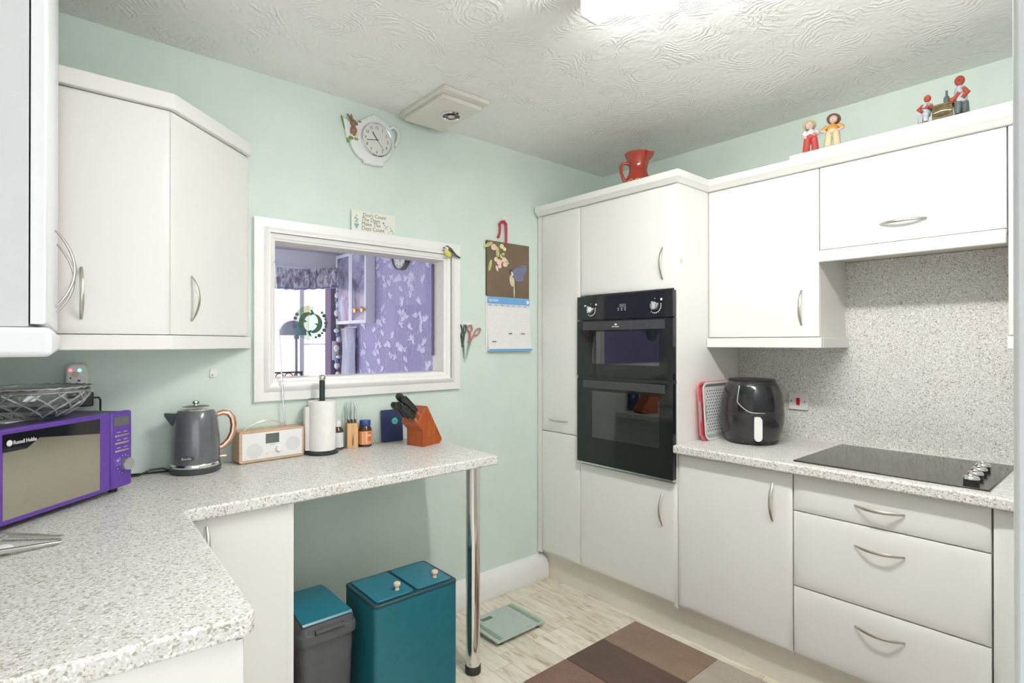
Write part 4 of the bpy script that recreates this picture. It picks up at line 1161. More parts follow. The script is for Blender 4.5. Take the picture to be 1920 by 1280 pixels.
so = thing('plug_adaptor', (0.095, YB, 1.235), 'white plug-in adaptor with red and green lights above the microwave', 'plug')
MB().prism(rrect(0.058, 0.112, 0.020, 5, 0.096, 1.250), 0.0, 0.034, FRW).build('shell', 'white_plastic', so, bevel=.005)
for px, mt in ((132, 'led_red'), (149, 'led_green')):
    p = onY(px, 694, YB - .034); MB().prism(circ(.0045, 14, p.x, p.z), .034, .0355, FRW).build('indicator_light', mt, so)
p = onY(141, 702, YB - .034)
MB().prism(circ(.010, 20, p.x, p.z), .034, .0352, FRW).build('round_mark', 'pale_wood', so)
for px, py, w in ((132, 708.5, .0022), (148, 713.5, .004), (133, 720.5, .0022)):
    p = onY(px, py, YB - .034); MB().prism(rrect(w * 2, .005, .0008, 2, p.x, p.z), .034, .0352, FRW).build('pin_slot', 'ink', so)
bpz = onY(167, 748, 2.33)
pk = thing('black_plug', (bpz.x, YB - .02, bpz.z), 'black mains plug with its lead behind the crystal bowl', 'plug')
MB().box(bpz.x - .05, bpz.x + .012, YB - .045, YB - .001, bpz.z - .024, bpz.z + .026).build('plug_body', 'black_plastic', pk, bevel=.006)
MB().tube([(bpz.x + .01, YB - .025, bpz.z + .004), (bpz.x + .026, YB - .025, bpz.z + .004), (bpz.x + .031, YB - .024, bpz.z - .004), (bpz.x + .031, YB - .022, bpz.z - .06), (bpz.x + .034, YB - .018, .97), (bpz.x + .06, YB - .02, ZW + .004)], .0032, 8).build('lead', 'black_plastic', pk)

# ------------------------------------------------------------------ worktop things
mwO = Vector((0.226, 2.114, ZW)); MD = Vector((-1, -1, 0)).normalized(); MN = Vector((1, -1, 0)).normalized()
mw = thing('microwave', mwO, 'purple microwave oven with mirrored door set across the corner', 'microwave')
F = lambda t, d, z: Vector((mwO.x, mwO.y, 0)) + MD * t + MN * d + Z * z
WDT, DPT = 0.455, 0.315
def mbox(t0, t1, d0, d1, z0, z1): return MB().obox(F((t0 + t1) / 2, (d0 + d1) / 2, (z0 + z1) / 2), MD, MN, Z, (t1 - t0) / 2, (d1 - d0) / 2, (z1 - z0) / 2)
mbox(0.004, WDT - .004, -DPT, -0.024, 0.927, 1.160).build('case', 'purple_dark', mw, bevel=.006)
mbox(0.0, 0.083, -0.024, 0.0, 0.928, 1.163).build('control_panel', 'purple', mw, bevel=.007, seg=3)
md_ = mbox(0.0855, WDT, -0.024, 0.0, 0.928, 1.163).build('door', 'purple', mw, bevel=.004)
FM = (F(0, 0, 0), -MD, Z, MN)        # x runs left to right on the front (negative t)
def mface(pts, d0, d1): return MB().prism([(-t, z) for t, z in pts], d0, d1, FM)
mface([(0.126, 0.941), (0.126, 1.107), (0.318, 1.129), (0.352, 1.107), (0.414, 1.107), (0.414, 0.941)], 0.0002, 0.0012).build('mirror_window', 'microwave_mirror', md_)
mface([(0.126, 1.1075), (0.126, 1.151), (0.414, 1.151), (0.414, 1.1075), (0.352, 1.1075), (0.318, 1.1295), (0.300, 1.1275)], 0.0002, 0.0014).build('black_band', 'black_gloss', md_)
mface(circ(.0075, 20, 0.3975, 1.1285), 0.0014, 0.002).build('logo_disc', 'speaker_cloth', md_)
text('Russell Hobbs', 0.0142, 'mark_white', md_, 'brand_lettering', (F(0.388, 0.0015, 1.1235), -MD, Z, MN), sx=0.76)
cpn = bpy.data.objects['control_panel.001']
mface([(0.014, 1.119), (0.074, 1.119), (0.074, 1.147), (0.014, 1.147)], 0.0002, 0.0012).build('display', 'screen_grey', cpn)
for zz in (1.089, 1.066, 1.042):
    mface([(0.017, zz - .003), (0.070, zz - .003), (0.070, zz + .003), (0.017, zz + .003)], 0.0, 0.003).build('button', 'steel', cpn, bevel=.001)
m = MB()
for zz in (1.0995, 1.076, 1.052):
    for tt in (0.028, 0.055): m.obox(F(tt, .0006, zz), MD, Z, MN, .007, .0008, .0004)
m.build('button_marks', 'shirt_lilac', cpn, smooth=False)['kind'] = 'stuff'
kc = F(0.034, 0.0, 0.999)
kn = MB().tube([kc, kc + MN * .016, kc + MN * .020], [.021, .020, .018], 28).build('dial', 'steel', cpn)
m = MB()
for k in range(14):
    a = 2 * math.pi * k / 14; m.obox(kc + MD * (.027 * math.cos(a)) + Z * (.027 * math.sin(a)) + MN * .0004, MD, Z, MN, .0012, .0012, .0003)
m.build('dial_marks', 'shirt_lilac', cpn, smooth=False)['kind'] = 'stuff'
for tt in (0.03, WDT - .03):
    for dd in (-.04, -DPT + .03): MB().cyl(F(tt, dd, ZW), F(tt, dd, .929), .012, n=12).build('foot', 'rubber', mw)

bw = Vector((-0.008, 2.064, 1.1605))
bowl = MB(); rs = []
NB = 30
out_ = [(.045, 0.0), (.060, .004), (.078, .016), (.093, .029), (.106, .044), (.117, .059), (.125, .074), (.131, .088)]
in_ = [(.124, .086), (.113, .066), (.098, .047), (.078, .030), (.054, .017), (.020, .012)]
tri = []
for k, (r_, z) in enumerate(out_):
    e = (.0050 if k % 2 else -.0025) if 0 < k < len(out_) - 1 else 0
    rs.append([bw + Vector(((r_ + e) * math.cos(2 * math.pi * (i + .5 * (k % 2)) / NB), (r_ + e) * math.sin(2 * math.pi * (i + .5 * (k % 2)) / NB), z + (.004 if (k == len(out_) - 1 and i % 2) else 0))) for i in range(NB)])
for k, (r_, z) in enumerate(in_):
    rs.append([bw + Vector((r_ * math.cos(2 * math.pi * (i + .5) / NB), r_ * math.sin(2 * math.pi * (i + .5) / NB), z)) for i in range(NB)])
bowl.v = [p for row in rs for p in row]
for k in range(len(rs) - 1):
    for i in range(NB):
        j = (i + 1) % NB; a, b, c, d = k * NB + i, k * NB + j, (k + 1) * NB + j, (k + 1) * NB + i
        if k < len(out_) - 1 and k % 2 == 0: bowl.f += [[a, b, d], [b, c, d]]
        elif k < len(out_) - 1: bowl.f += [[a, c, d], [a, b, c]]
        else: bowl.f.append([a, b, c, d])
bowl.f += [list(range(NB))[::-1], [(len(rs) - 1) * NB + i for i in range(NB)]]
cbw = thing('crystal_bowl', bw, 'cut-glass crystal bowl standing on top of the microwave', 'bowl')
bowl.build('glass_wall', 'cut_crystal', cbw, smooth=False)
m = MB()
def brad(z):
    for (r0, z0), (r1, z1) in zip(out_[:-1], out_[1:]):
        if z0 <= z <= z1: return r0 + (r1 - r0) * (z - z0) / (z1 - z0)
    return out_[-1][0]
for k in range(14):
    for sg_ in (-1, 1):
        pts_ = []
        for q in range(8):
            z = .010 + .066 * q / 7; a = 2 * math.pi * k / 14 + sg_ * .75 * q / 7; rr = brad(z) + .0040
            pts_.append(bw + Vector((rr * math.cos(a), rr * math.sin(a), z)))
        m.tube(pts_, .0026, 4)
m.tube([bw + Vector((.1315 * math.cos(2 * math.pi * k / 60), .1315 * math.sin(2 * math.pi * k / 60), .0885 + .0025 * (k % 2))) for k in range(60)], .0022, 5, closed=True)
m.tube([bw + Vector((.1265 * math.cos(2 * math.pi * k / 60), .1265 * math.sin(2 * math.pi * k / 60), .078)) for k in range(60)], .0018, 5, closed=True)
m.build('cut_pattern', 'cut_ridge', cbw, smooth=False)['kind'] = 'stuff'
pc = onZ(22, 789, 1.1625)
pl_ = MB().obox(pc, MD, MN, Z, .042, .026, .0012).build('paper_note', 'paper')
tag(pl_, 'folded white paper slip lying on the microwave beside the bowl', 'paper')

tg = thing('kitchen_tongs', onZ(60, 1012, ZW), 'steel kitchen tongs lying on the worktop before the microwave', 'tongs')
for a, b, zz in (((117, 1007), (-14, 1006), .006), ((116, 1016), (-40, 1046), .006)):
    p0, p1 = onZ(*a, ZW + .004), onZ(*b, ZW + .010)
    m = MB(); d = (p1 - p0); t = Vector((-d.y, d.x, 0)).normalized()
    rs = [[p0 + d * q + t * (w) + Z * 0, p0 + d * q - t * w, p0 + d * q - t * w + Z * h, p0 + d * q + t * w + Z * h] for q, w, h in ((0, .006, .004), (.3, .006, .006), (.75, .007, .009), (1, .008, .010))]
    m.rings(rs).build('arm', 'steel', tg, bevel=.001)
MB().tube([onZ(-2, 1012, ZW + .018), onZ(10, 1006, ZW + .018)], .004, 10).build('lock_ring', 'chrome', tg)
tw = onZ(2, 1037, ZW)
cl = MB().ell(tw + Z * .008, (.022, .030, .008), 14, 8).ell(tw + Vector((-.03, .01, .010)), (.026, .03, .010), 14, 8)
tag(cl.build('folded_cloth', 'tissue'), 'scrap of white cloth lying beside the steel tongs', 'cloth')

KC = Vector((0.4335, 2.262, ZW))
kt = thing('kettle', KC, 'dark grey jug kettle with a rose-gold loop handle', 'kettle')
MB().lathe([(.078, 0), (.082, .004), (.082, .018), (.078, .022)], KC, 44).build('power_base', 'kettle_dark', kt)
MB().lathe([(.0795, .022), (.0805, .024), (.0795, .034), (.078, .036)], KC, 44).build('base_ring', 'chrome', kt)
MB().lathe([(.0785, .036), (.0785, .07), (.0770, .12), (.0740, .165), (.0705, .195), (.0640, .214), (.057, .224)], KC, 44).build('body', 'grey_kettle', kt)
MB().lathe([(.0575, .2235), (.0585, .226), (.054, .231), (.046, .235)], KC, 44).build('lid_ring', 'chrome', kt)
ldo = MB().lathe([(.0465, .2345), (.030, .2375), (.012, .239), (.004, .2392)], KC, 44).build('lid', 'kettle_dark', kt)
MB().lathe([(.008, .238), (.007, .244), (.0125, .248), (.0125, .254), (.008, .257)], KC, 24).build('lid_knob', 'chrome', ldo)
kd = Vector((math.cos(math.radians(-41)), math.sin(math.radians(-41)), 0)); kd = (Vector((0.995, -0.10, 0))).normalized()
m = MB(); rs = []
for q, w, zt, zb_ in ((.060, .026, .216, .150), (.082, .015, .2165, .180), (.098, .004, .2175, .206)):
    s_ = Vector((-kd.y, kd.x, 0)); c = KC - kd * q
    rs.append([c + s_ * w + Z * zt, c - s_ * w + Z * zt, c - s_ * (w * .25) + Z * zb_, c + s_ * (w * .25) + Z * zb_])
m.rings(rs).build('spout', 'grey_kettle', kt)
MB().tube([KC + kd * a + Z * z for a, z in ((.070, .203), (.088, .208), (.106, .203), (.119, .186), (.1235, .160), (.120, .130), (.109, .105), (.092, .086), (.074, .077))], [.0095, .010, .0105, .011, .0115, .011, .0105, .010, .009], 14).build('handle', 'copper', kt)
MB().tube([KC + kd * a + Z * z for a, z in ((.068, .046), (.092, .046), (.100, .046))], [.0085, .0085, .006], 12, flat=.7).build('switch_lever', 'copper', kt)
ka = math.atan2(-KC.y, -KC.x) - 0.10
kn_ = Vector((math.cos(ka), math.sin(ka), 0)); ktg = Vector((-kn_.y, kn_.x, 0))
pq = KC + kn_ * .0785 + ktg * -.018
MB().obox(pq + Z * .060, ktg, Z, kn_, .021, .0065, .0012).build('badge', 'ink', kt, bevel=.0005)
text('Breville', 0.0105, 'speaker_cloth', kt, 'brand_lettering', (pq - ktg * .0175 + Z * .057 + kn_ * .0014, ktg, Z, kn_), sx=0.95)
MB().tube([KC + Vector((-.075, .02, .008)), Vector((.335, 2.29, ZW + .02)), Vector((.30, 2.30, ZW + .018)), Vector((.262, 2.285, ZW + .006)), Vector((.225, 2.30, ZW + .004)), Vector((.19, 2.33, ZW + .004))], .0032, 8).build('mains_lead', 'black_plastic', kt)
MB().tube([KC + Vector((-.072, .03, .006)), Vector((.33, 2.31, ZW + .0045)), Vector((.28, 2.315, ZW + .0045)), Vector((.22, 2.335, ZW + .0045))], .0032, 8).build('mains_lead', 'black_plastic', kt)

RO = Vector((0.579, 2.262, ZW)); ra = math.radians(4.0)
rd = thing('radio', RO, 'pale wooden tabletop radio with a white front and wire handle', 'radio', ra)
def rl(m): return lw_(rd, m)
RW, RD_, RH = 0.252, 0.078, 0.121
rl(MB().prism(rrect(RW, RH, .008, 4, RW / 2, RH / 2 + .003), 0, RD_, ((0, RD_, 0), X, Z, -Y))).build('case', 'radio_oak', rd)
frt = rl(MB().box(.0095, RW - .0085, -.0022, .001, .0125, RH - .0065)).build('front_panel', 'white_plastic', rd, bevel=.001)
rl(MB().box(.098, .150, -.0030, -.0021, .070, .108)).build('display', 'screen_grey', frt)
for cx, cz in ((.056, .046), (.206, .059)):
    rl(MB().prism(circ(.0285, 32, cx, cz), .0021, .0032, ((0, 0, 0), X, Z, -Y))).build('speaker_grille', 'speaker_cloth', frt)
rl(MB().tube([(.149, -.002, .046), (.149, -.011, .046), (.149, -.013, .046)], [.0135, .0125, .011], 24)).build('tuning_knob', 'white_gloss', frt)
for k in range(5):
    rl(MB().box(.099 + k * .0085, .104 + k * .0085, -.0035, -.0021, .033 if k else .028, .036 if k else .031)).build('button', 'speaker_cloth' if k else 'tray_grey', frt)
MO = wmat(rd); 
text('pure', .0085, 'tray_grey', frt, 'brand_lettering', (MO @ Vector((.117, -.0022, .0625)), MO.to_3x3() @ X, Z, MO.to_3x3() @ -Y), sx=1.1)
rl(MB().tube([(.030 + .172 * u, .035, .122 + .034 * math.sin(math.pi * u) ** .8) for u in [k / 16 for k in range(17)]], .0022, 8)).build('wire_handle', 'chrome', rd)
ab, at_ = Vector((0.771, 2.330, ZW + RH + .003)), Vector((0.729, 2.330, 1.708))
an = MB().tube([ab, ab.lerp(at_, .28), ab.lerp(at_, .281), ab.lerp(at_, .6), ab.lerp(at_, .601), at_], [.0030, .0030, .0023, .0023, .0014, .0012], 8).build('aerial', 'steel', rd)
MB().ell(at_, .0035, 8, 6).build('aerial_tip', 'steel', an)
for xx in (.02, RW - .02): rl(MB().box(xx - .01, xx + .01, .01, .06, 0, .0035)).build('foot', 'rubber', rd)

RC = Vector((0.9085, 2.283, ZW))
rh = thing('paper_towel_stand', RC, 'dark upright stand with a silver ball holding the kitchen roll', 'holder')
MB().lathe([(.064, 0), (.067, .003), (.067, .010), (.063, .014), (.02, .015)], RC, 40).build('base', 'stand_dark', rh)
MB().lathe([(.0115, .012), (.0115, .306), (.009, .308)], RC, 20).build('post', 'stand_dark', rh)
MB().ell(RC + Z * .318, .0145, 18, 12).build('ball_finial', 'steel', rh)
m = MB(); rs = [[], [], [], []]
for k in range(48):
    a = 2 * math.pi * k / 48; r = .0565 + .0012 * math.sin(3 * a)
    for j, (rr, z) in enumerate(((.0205, .222), (r, .222), (r, .0155), (.0205, .0155))): rs[j].append(RC + Vector((rr * math.cos(a), rr * math.sin(a), z)))
m.rings(rs + [rs[0]], False, False)
kr = m.build('kitchen_roll', 'tissue', bevel=.002)
tag(kr, 'white kitchen roll threaded on the dark upright stand', 'paper roll')
a0 = math.radians(200)
pf = [RC + Vector((.0575 * math.cos(a0), .0575 * math.sin(a0), z)) for z in (.0165, .221)]
MB().prism([(-.0, 0), (-.012, .012), (-.013, .03), (-.0115, .03), (-.0105, .012), (.001, .001)], .018, .200, (RC + Vector((-.0575, -.008, 0)), X, Y, Z)).build('loose_sheet', 'tissue', kr)
bu_ = thing('black_utensil', (0.836, 2.352, ZW), 'black plastic kitchen utensil leaning on the wall behind the kitchen roll', 'utensil')
u0, u1 = Vector((0.873, 2.3535, ZW + .004)), onY(578, 745, 2.352)
MB().tube([u0, u0.lerp(u1, .55), u0.lerp(u1, .8)], [.004, .0045, .005], 8, flat=.7).build('shaft', 'black_plastic', bu_)
MB().tube([onY(589, 746, 2.350), onY(580, 744.5, 2.350), onY(572, 743.5, 2.351), onY(566, 744, 2.352), onY(559, 742, 2.352)], [.004, .0068, .005, .0045, .0062], 10).build('grip', 'black_plastic', bu_)

def bottle(base, r, h, label, bmat, lab, capm, cap_h, cap_r, parts):
    t = thing('bottle', base, label, 'bottle')
    base = Vector(base); nb = h - cap_h
    MB().lathe([(r * .9, 0), (r, .003), (r, nb * .78), (r * .92, nb * .88), (cap_r * .95, nb * .97), (cap_r * .9, nb + .002)], base, 32).build('glass', bmat, t)
    MB().lathe([(cap_r, nb), (cap_r * 1.04, nb + .002), (cap_r * 1.04, h - .003), (cap_r * .95, h)], base, 28).build('cap', capm, t)
    MB().lathe([(r + .0006, nb * .12), (r + .0006, nb * .76)], base, 32, cap=False).build('label_wrap', lab, t)
    return t
bottle((0.991, 2.318, ZW), .0255, .126, 'brown glass bottle with white cap tucked beside the kitchen roll', 'amber_glass', 'label_white', 'white_plastic', .026, .0155, None)
pb = Vector((1.118, 2.312, ZW))
pbt = bottle(pb, .0295, .118, 'dark tablet bottle with orange label and blue cap', 'amber_glass', 'label_orange', 'cap_blue', .025, .0235, None)
def curved(base, r, a0, a1, z0, z1, mat, name, parent):
    rs = [[Vector(base) + Vector((r * math.cos(a0 + (a1 - a0) * k / 8), r * math.sin(a0 + (a1 - a0) * k / 8), z)) for k in range(9)] for z in (z0, z1)]
    return MB().rings(rs, False, False, False).build(name, mat, parent)
fa = math.atan2(-pb.y, -pb.x)
curved(pb, .0306, fa + .12, fa + .30, .014, .068, 'label_cream', 'label_stripe', pbt)
for k, zz in enumerate((.060, .048, .038, .028)):
    curved(pb, .0307, fa + .40, fa + .95, zz, zz + .006, 'label_red' if k != 1 else 'label_cream', 'label_print', pbt)
curved(pb, .0307, fa - .45, fa - .25, .014, .066, 'label_cream', 'label_print', pbt)

sbk = thing('steak_knife_block', (1.058, 2.318, ZW), 'small upright pale wood block full of silver steak knives', 'knife block')
sa = math.radians(-17); su = Vector((math.cos(sa), math.sin(sa), 0)); sv = Vector((-su.y, su.x, 0))
SB = Vector((1.0585, 2.320, ZW))
MB().obox(SB + Z * .055, su, sv, Z, .0235, .0275, .055).build('wood_block', 'steak_block_wood', sbk, bevel=.0015)
MB().prism([(-.0025, .014), (.0035, .012), (.0055, .034), (.0030, .062), (.0015, .064), (-.003, .030)], .0277, .0284, (SB, su, Z, -sv)).build('knot_mark', 'ink_brown', sbk)
kproto = None
for i_ in range(2):
    for j_ in range(3):
        c = SB + su * (-.0145 + j_ * .0145) + sv * (-.012 + i_ * .024) + Z * .110
        hh = (.082, .092, .074)[j_] + (.010 if i_ else 0)
        tp = c + Z * hh + su * (-.004 + .003 * j_)
        k_ = thing('steak_knife', c, 'slim steel-handled steak knife standing in the small wood block', 'knife', group='steak knives in the small block')
        MB().tube([c - Z * .0, c + Z * .016], [.0042, .0042], 8).build('bolster', 'oven_strip', k_)
        MB().tube([c + Z * .016, c.lerp(tp, .5), tp - Z * .004, tp], [.0040, .0034, .0046, .003], 10).build('handle', 'steel', k_)

nv = thing('navy_box', (1.268, 2.34, ZW), 'flat navy-blue box with a round green badge leaning on the wall', 'box')
lean = 0.06
FN = (Vector((1.268, 2.333, ZW)), Vector((1, -.02, 0)).normalized(), Vector((0, math.sin(lean), math.cos(lean))), Vector((0, -math.cos(lean), math.sin(lean))))
MB().prism(rrect(.108, .150, .006, 3, 0, .0755), -.010, .004, FN).build('case', 'navy', nv, bevel=.0015)
MB().prism(circ(.0155, 28, .012, .096), .004, .0046, FN).build('badge', 'green_disc', nv)
text('WW', .0095, 'navy', nv, 'badge_lettering', (FN[0] + FN[1] * .012 + FN[2] * .0925 + FN[3] * .0046, FN[1], FN[2], FN[3]), align='CENTER')

KB0 = Vector((1.302, 2.118, ZW)); ks = Vector((.96, .28, 0)); kw = Vector((-.28, .96, 0))
kb = thing('knife_block', KB0, 'reddish wooden knife block with black-handled knives leaning out', 'knife block')
kp = [(0, 0), (.112, 0), (.128, .010), (.130, .022), (.030, .180), (.022, .182), (-.036, .112), (-.034, .106), (0, .074)]
MB().prism(kp, 0, .098, (KB0, ks, Z, kw)).build('wood_block', 'knife_block_wood', kb, bevel=.0015)
tn = Vector((-.77, 0, .64)); tt = Vector((.64, 0, .77))       # along the knives, along the sloping top, in (s, z)
def kpt(s, z, w): return KB0 + ks * s + Z * z + kw * w
for i_, (q, w, Lh, r, lab) in enumerate(((.016, .022, .100, .0150, ''), (.020, .052, .118, .0155, ''), (.022, .083, .112, .0145, ''), (.050, .028, .122, .0155, ''), (.056, .060, .130, .0160, ''), (.076, .085, .104, .0130, ''))):
    b = Vector((-.036 + tt.x * q, 0, .112 + tt.z * q))
    c0 = kpt(b.x, b.z, w); dr_ = (ks * tn.x + Z * tn.z).normalized()
    k_ = thing('kitchen_knife', c0, 'black-handled kitchen knife pushed into the reddish wooden block', 'knife', group='knives in the reddish block')
    up_ = (ks * tt.x + Z * tt.z).normalized()
    MB().tube([c0, c0 + dr_ * .014], [.008, .0085], 10, flat=.6, ref=kw).build('bolster', 'steel', k_)
    hd_ = MB().tube([c0 + dr_ * .014, c0 + dr_ * (Lh * .3) + up_ * .002, c0 + dr_ * (Lh * .6) + up_ * .003, c0 + dr_ * (Lh * .88), c0 + dr_ * Lh - up_ * .003], [r * .85, r, r * .92, r * 1.12, r * .7], 12, flat=.62, ref=kw).build('handle', 'knife_handle', k_)
    for fr_ in (.35, .65):
        MB().tube([c0 + dr_ * (Lh * fr_) - kw * (r * .68), c0 + dr_ * (Lh * fr_) - kw * (r * .60)], .0022, 8).build('rivet', 'steel', hd_)

# ------------------------------------------------------------------ floor things
TX0, TX1, TY0, TY1, TH = 0.872, 1.216, 1.728, 1.972, 0.472
tbn = thing('twin_bin', ((TX0 + TX1) / 2, (TY0 + TY1) / 2, 0), 'teal twin-compartment bin with two lids and pale wooden knobs', 'bin')
cxx, cyy = (TX0 + TX1) / 2, (TY0 + TY1) / 2
MB().prism(rrect(TX1 - TX0, TY1 - TY0, .016, 4, cxx, cyy), .012, TH - .012).build('body', 'teal', tbn)
MB().prism(rrect(TX1 - TX0 + .002, TY1 - TY0 + .002, .017, 4, cxx, cyy), TH - .012, TH).build('rim', 'teal_dark', tbn, bevel=.003)
MB().box(TX0 + .02, TX1 - .02, TY0 + .02, TY1 - .02, 0, .012).build('plinth_foot', 'black_plastic', tbn)
for k in range(2):
    w = (TX1 - TX0 - .044) / 2; cx = TX0 + .016 + w / 2 + k * (w + .012)
    l_ = MB().prism(rrect(w, TY1 - TY0 - .034, .012, 4, cx, cyy), TH + .0002, TH + .005).build('lid', 'teal_lid', tbn, bevel=.002)
    kx, ky = cx + .028, cyy - .060
    MB().lathe([(.0085, 0), (.0065, .006), (.0065, .010), (.0125, .016), (.0125, .024), (.009, .027)], (kx, ky, TH + .005), 20).build('knob', 'pale_wood', l_)
MB().box(TX1 - .07, TX1 - .03, TY0 - .02, TY0 + .005, .014, .034).build('pedal', 'black_plastic', tbn, bevel=.004)

gb = thing('swing_bin', (0.745, 1.93, 0), 'small grey bin with a blue-teal flip lid next to the twin bin', 'bin')
GX0, GX1, GY0, GY1 = 0.645, 0.842, 1.80, 2.10
gcx, gcy = (GX0 + GX1) / 2, (GY0 + GY1) / 2
def gr(w, h, r, z, dy=0): return [Vector((p[0], p[1] + dy, z)) for p in rrect(w, h, r, 4, gcx, gcy)]
GW, GH = GX1 - GX0, GY1 - GY0
MB().rings([gr(GW * .80, GH * .80, .02, 0), gr(GW * .84, GH * .84, .02, .01), gr(GW * .95, GH * .95, .024, .385)]).build('body', 'bin_grey', gb)
MB().rings([gr(GW * .96, GH * .96, .024, .378), gr(GW * 1.02, GH * 1.02, .026, .380), gr(GW * 1.02, GH * 1.02, .026, .408), gr(GW * .98, GH * .98, .026, .412), gr(GW * .96, GH * .95, .026, .432), gr(GW * .90, GH * .86, .03, .440)]).build('lid_frame', 'bin_grey', gb)
m = MB(); rs = []
for v_, zz, wd in ((-.46, .4405, .86), (-.44, .446, .88), (-.1, .452, .82), (.2, .456, .80), (.40, .452, .76), (.44, .4405, .72)):
    rs.append([Vector((gcx + GW * wd * .5 * u_, gcy + GH * v_, zz)) for u_ in (-1, -.5, 0, .5, 1)] + [Vector((gcx + GW * wd * .5 * u_, gcy + GH * v_, .4403)) for u_ in (1, -1)])
m.rings(rs).build('flip_lid', 'teal_lid', gb, bevel=.003)
MB().box(gcx - .05, gcx + .05, GY0 - .012, GY0 + .01, .414, .424).build('lid_latch', 'bin_grey', gb, bevel=.002)

sc_ = thing('bathroom_scale', (1.745, 2.035, 0), 'pale green glass bathroom scale on the floor by the skirting', 'scale')
qT, qR, qB = (onZ(*p, .026) for p in ((959, 1130), (1024, 1163), (935, 1204)))
ctr = (qT + qB) / 2
e1 = qR - qB; e2 = qT - qR
e1n = e1.normalized(); e2n = Vector((-e1n.y, e1n.x, 0))
SWd, SDp = e1.length, e2.length
FS = (Vector((ctr.x, ctr.y, 0)), e1n, e2n, Z)
MB().prism(rrect(SWd, SDp, .006, 3), .018, .026, FS).build('glass_plate', 'scale_glass', sc_, bevel=.0015)
MB().prism(rrect(SWd - .04, SDp - .04, .01, 3), .008, .018, FS).build('under_frame', 'tray_grey', sc_)
for sx in (-1, 1):
    MB().prism(rrect(.022, SDp - .02, .002, 2, sx * (SWd / 2 - .030), 0), .0262, .0272, FS).build('foot_strip', 'scale_strip', sc_)
    for sy in (-1, 1):
        c = FS[0] + e1n * (sx * (SWd / 2 - .035)) + e2n * (sy * (SDp / 2 - .03))
        MB().lathe([(.014, 0), (.014, .008)], c, 14).build('foot', 'rubber', sc_)
MB().prism(rrect(.062, .024, .002, 2, -.055, SDp / 2 - .045), .0262, .0268, FS).build('display', 'screen_grey', sc_)
MB().prism(rrect(.030, .005, .001, 2, .055, -SDp / 2 + .014), .0262, .0266, FS).build('maker_mark', 'scale_strip', sc_)

rug = thing('rug', (1.73, 1.0, 0), 'patchwork pile rug of brown and beige blocks in front of the cupboards', 'rug')
cols = ['pile_tan', 'pile_dark', 'pile_mid', 'pile_beige']
pick = {(0, 0): 'pile_tan', (1, 0): 'pile_dark', (2, 0): 'pile_mid', (3, 0): 'pile_beige', (0, 1): 'pile_beige', (1, 1): 'pile_mid', (2, 1): 'pile_tan', (3, 1): 'pile_dark', (0, 2): 'pile_mid', (1, 2): 'pile_beige', (2, 2): 'pile_dark', (3, 2): 'pile_tan'}
for (c, r), mt in pick.items():
    x1 = 2.221 - c * .2465; y1 = 1.645 - r * .4325
    MB().box(x1 - .2463, x1, y1 - .4323, y1, 0.0003, .0135).build('pile_block', mt, rug, bevel=.004)

# ------------------------------------------------------------------ lounge things seen through the hatch
lc = thing('lounge_clock', (XR - .02, 4.98, 2.28), 'round white clock with thick black rim on the violet wall', 'clock')
ycl, zcl, rcl = 4.98, 2.275, .155
def xr(r, d): return [Vector((XR - d, ycl + r * math.cos(2 * math.pi * k / 40), zcl + r * math.sin(2 * math.pi * k / 40))) for k in range(40)]
MB().rings([xr(rcl, .001), xr(rcl, .055), xr(rcl - .012, .058), xr(rcl - .014, .040)], True, False).build('rim', 'ink', lc)
MB().rings([xr(rcl - .013, .036), xr(rcl - .013, .040)]).build('dial', 'clock_face', lc)
MB().box(XR - .043, XR - .041, ycl - .004, ycl + .004, zcl - .07, zcl).build('pendulum_hand', 'ink', lc)
for k in range(12):
    a = math.pi * k / 6
    MB().obox((XR - .0415, ycl + .118 * math.cos(a), zcl + .118 * math.sin(a)), (0, math.cos(a), math.sin(a)), (0, -math.sin(a), math.cos(a)), X, .012, .003, .001).build('hour_mark', 'ink', lc)
lcb = thing('lounge_wall_cabinet', (2.7, 6.0, 1.60), 'pale wall cupboard with smoky glass front and round knobs on the violet wall', 'cabinet')
MB().box(2.735, XR - .002, 5.60, 6.40, 1.60, 2.42).build('case', 'lounge_white', lcb, bevel=.004)
for y0, y1, yk in ((5.60, 5.995, 5.66), (6.005, 6.40, 5.90)):
    m = MB().box(2.715, 2.735, y0, y1, 1.60, 1.635).box(2.715, 2.735, y0, y1, 2.385, 2.42).box(2.715, 2.735, y0, y0 + .035, 1.635, 2.385).box(2.715, 2.735, y1 - .035, y1, 1.635, 2.385)
    d = m.build('door', 'lounge_white', lcb)
    MB().box(2.722, 2.728, y0 + .035, y1 - .035, 1.635, 2.385).build('smoky_pane', 'smoky_picture', d)
for yy in (5.62, 5.80):
    MB().tube([(2.715, yy, 1.745), (2.70, yy, 1.745), (2.69, yy, 1.745), (2.672, yy, 1.745), (2.664, yy, 1.745)], [.012, .012, .030, .032, .020], 16).build('knob', 'brass', lcb)
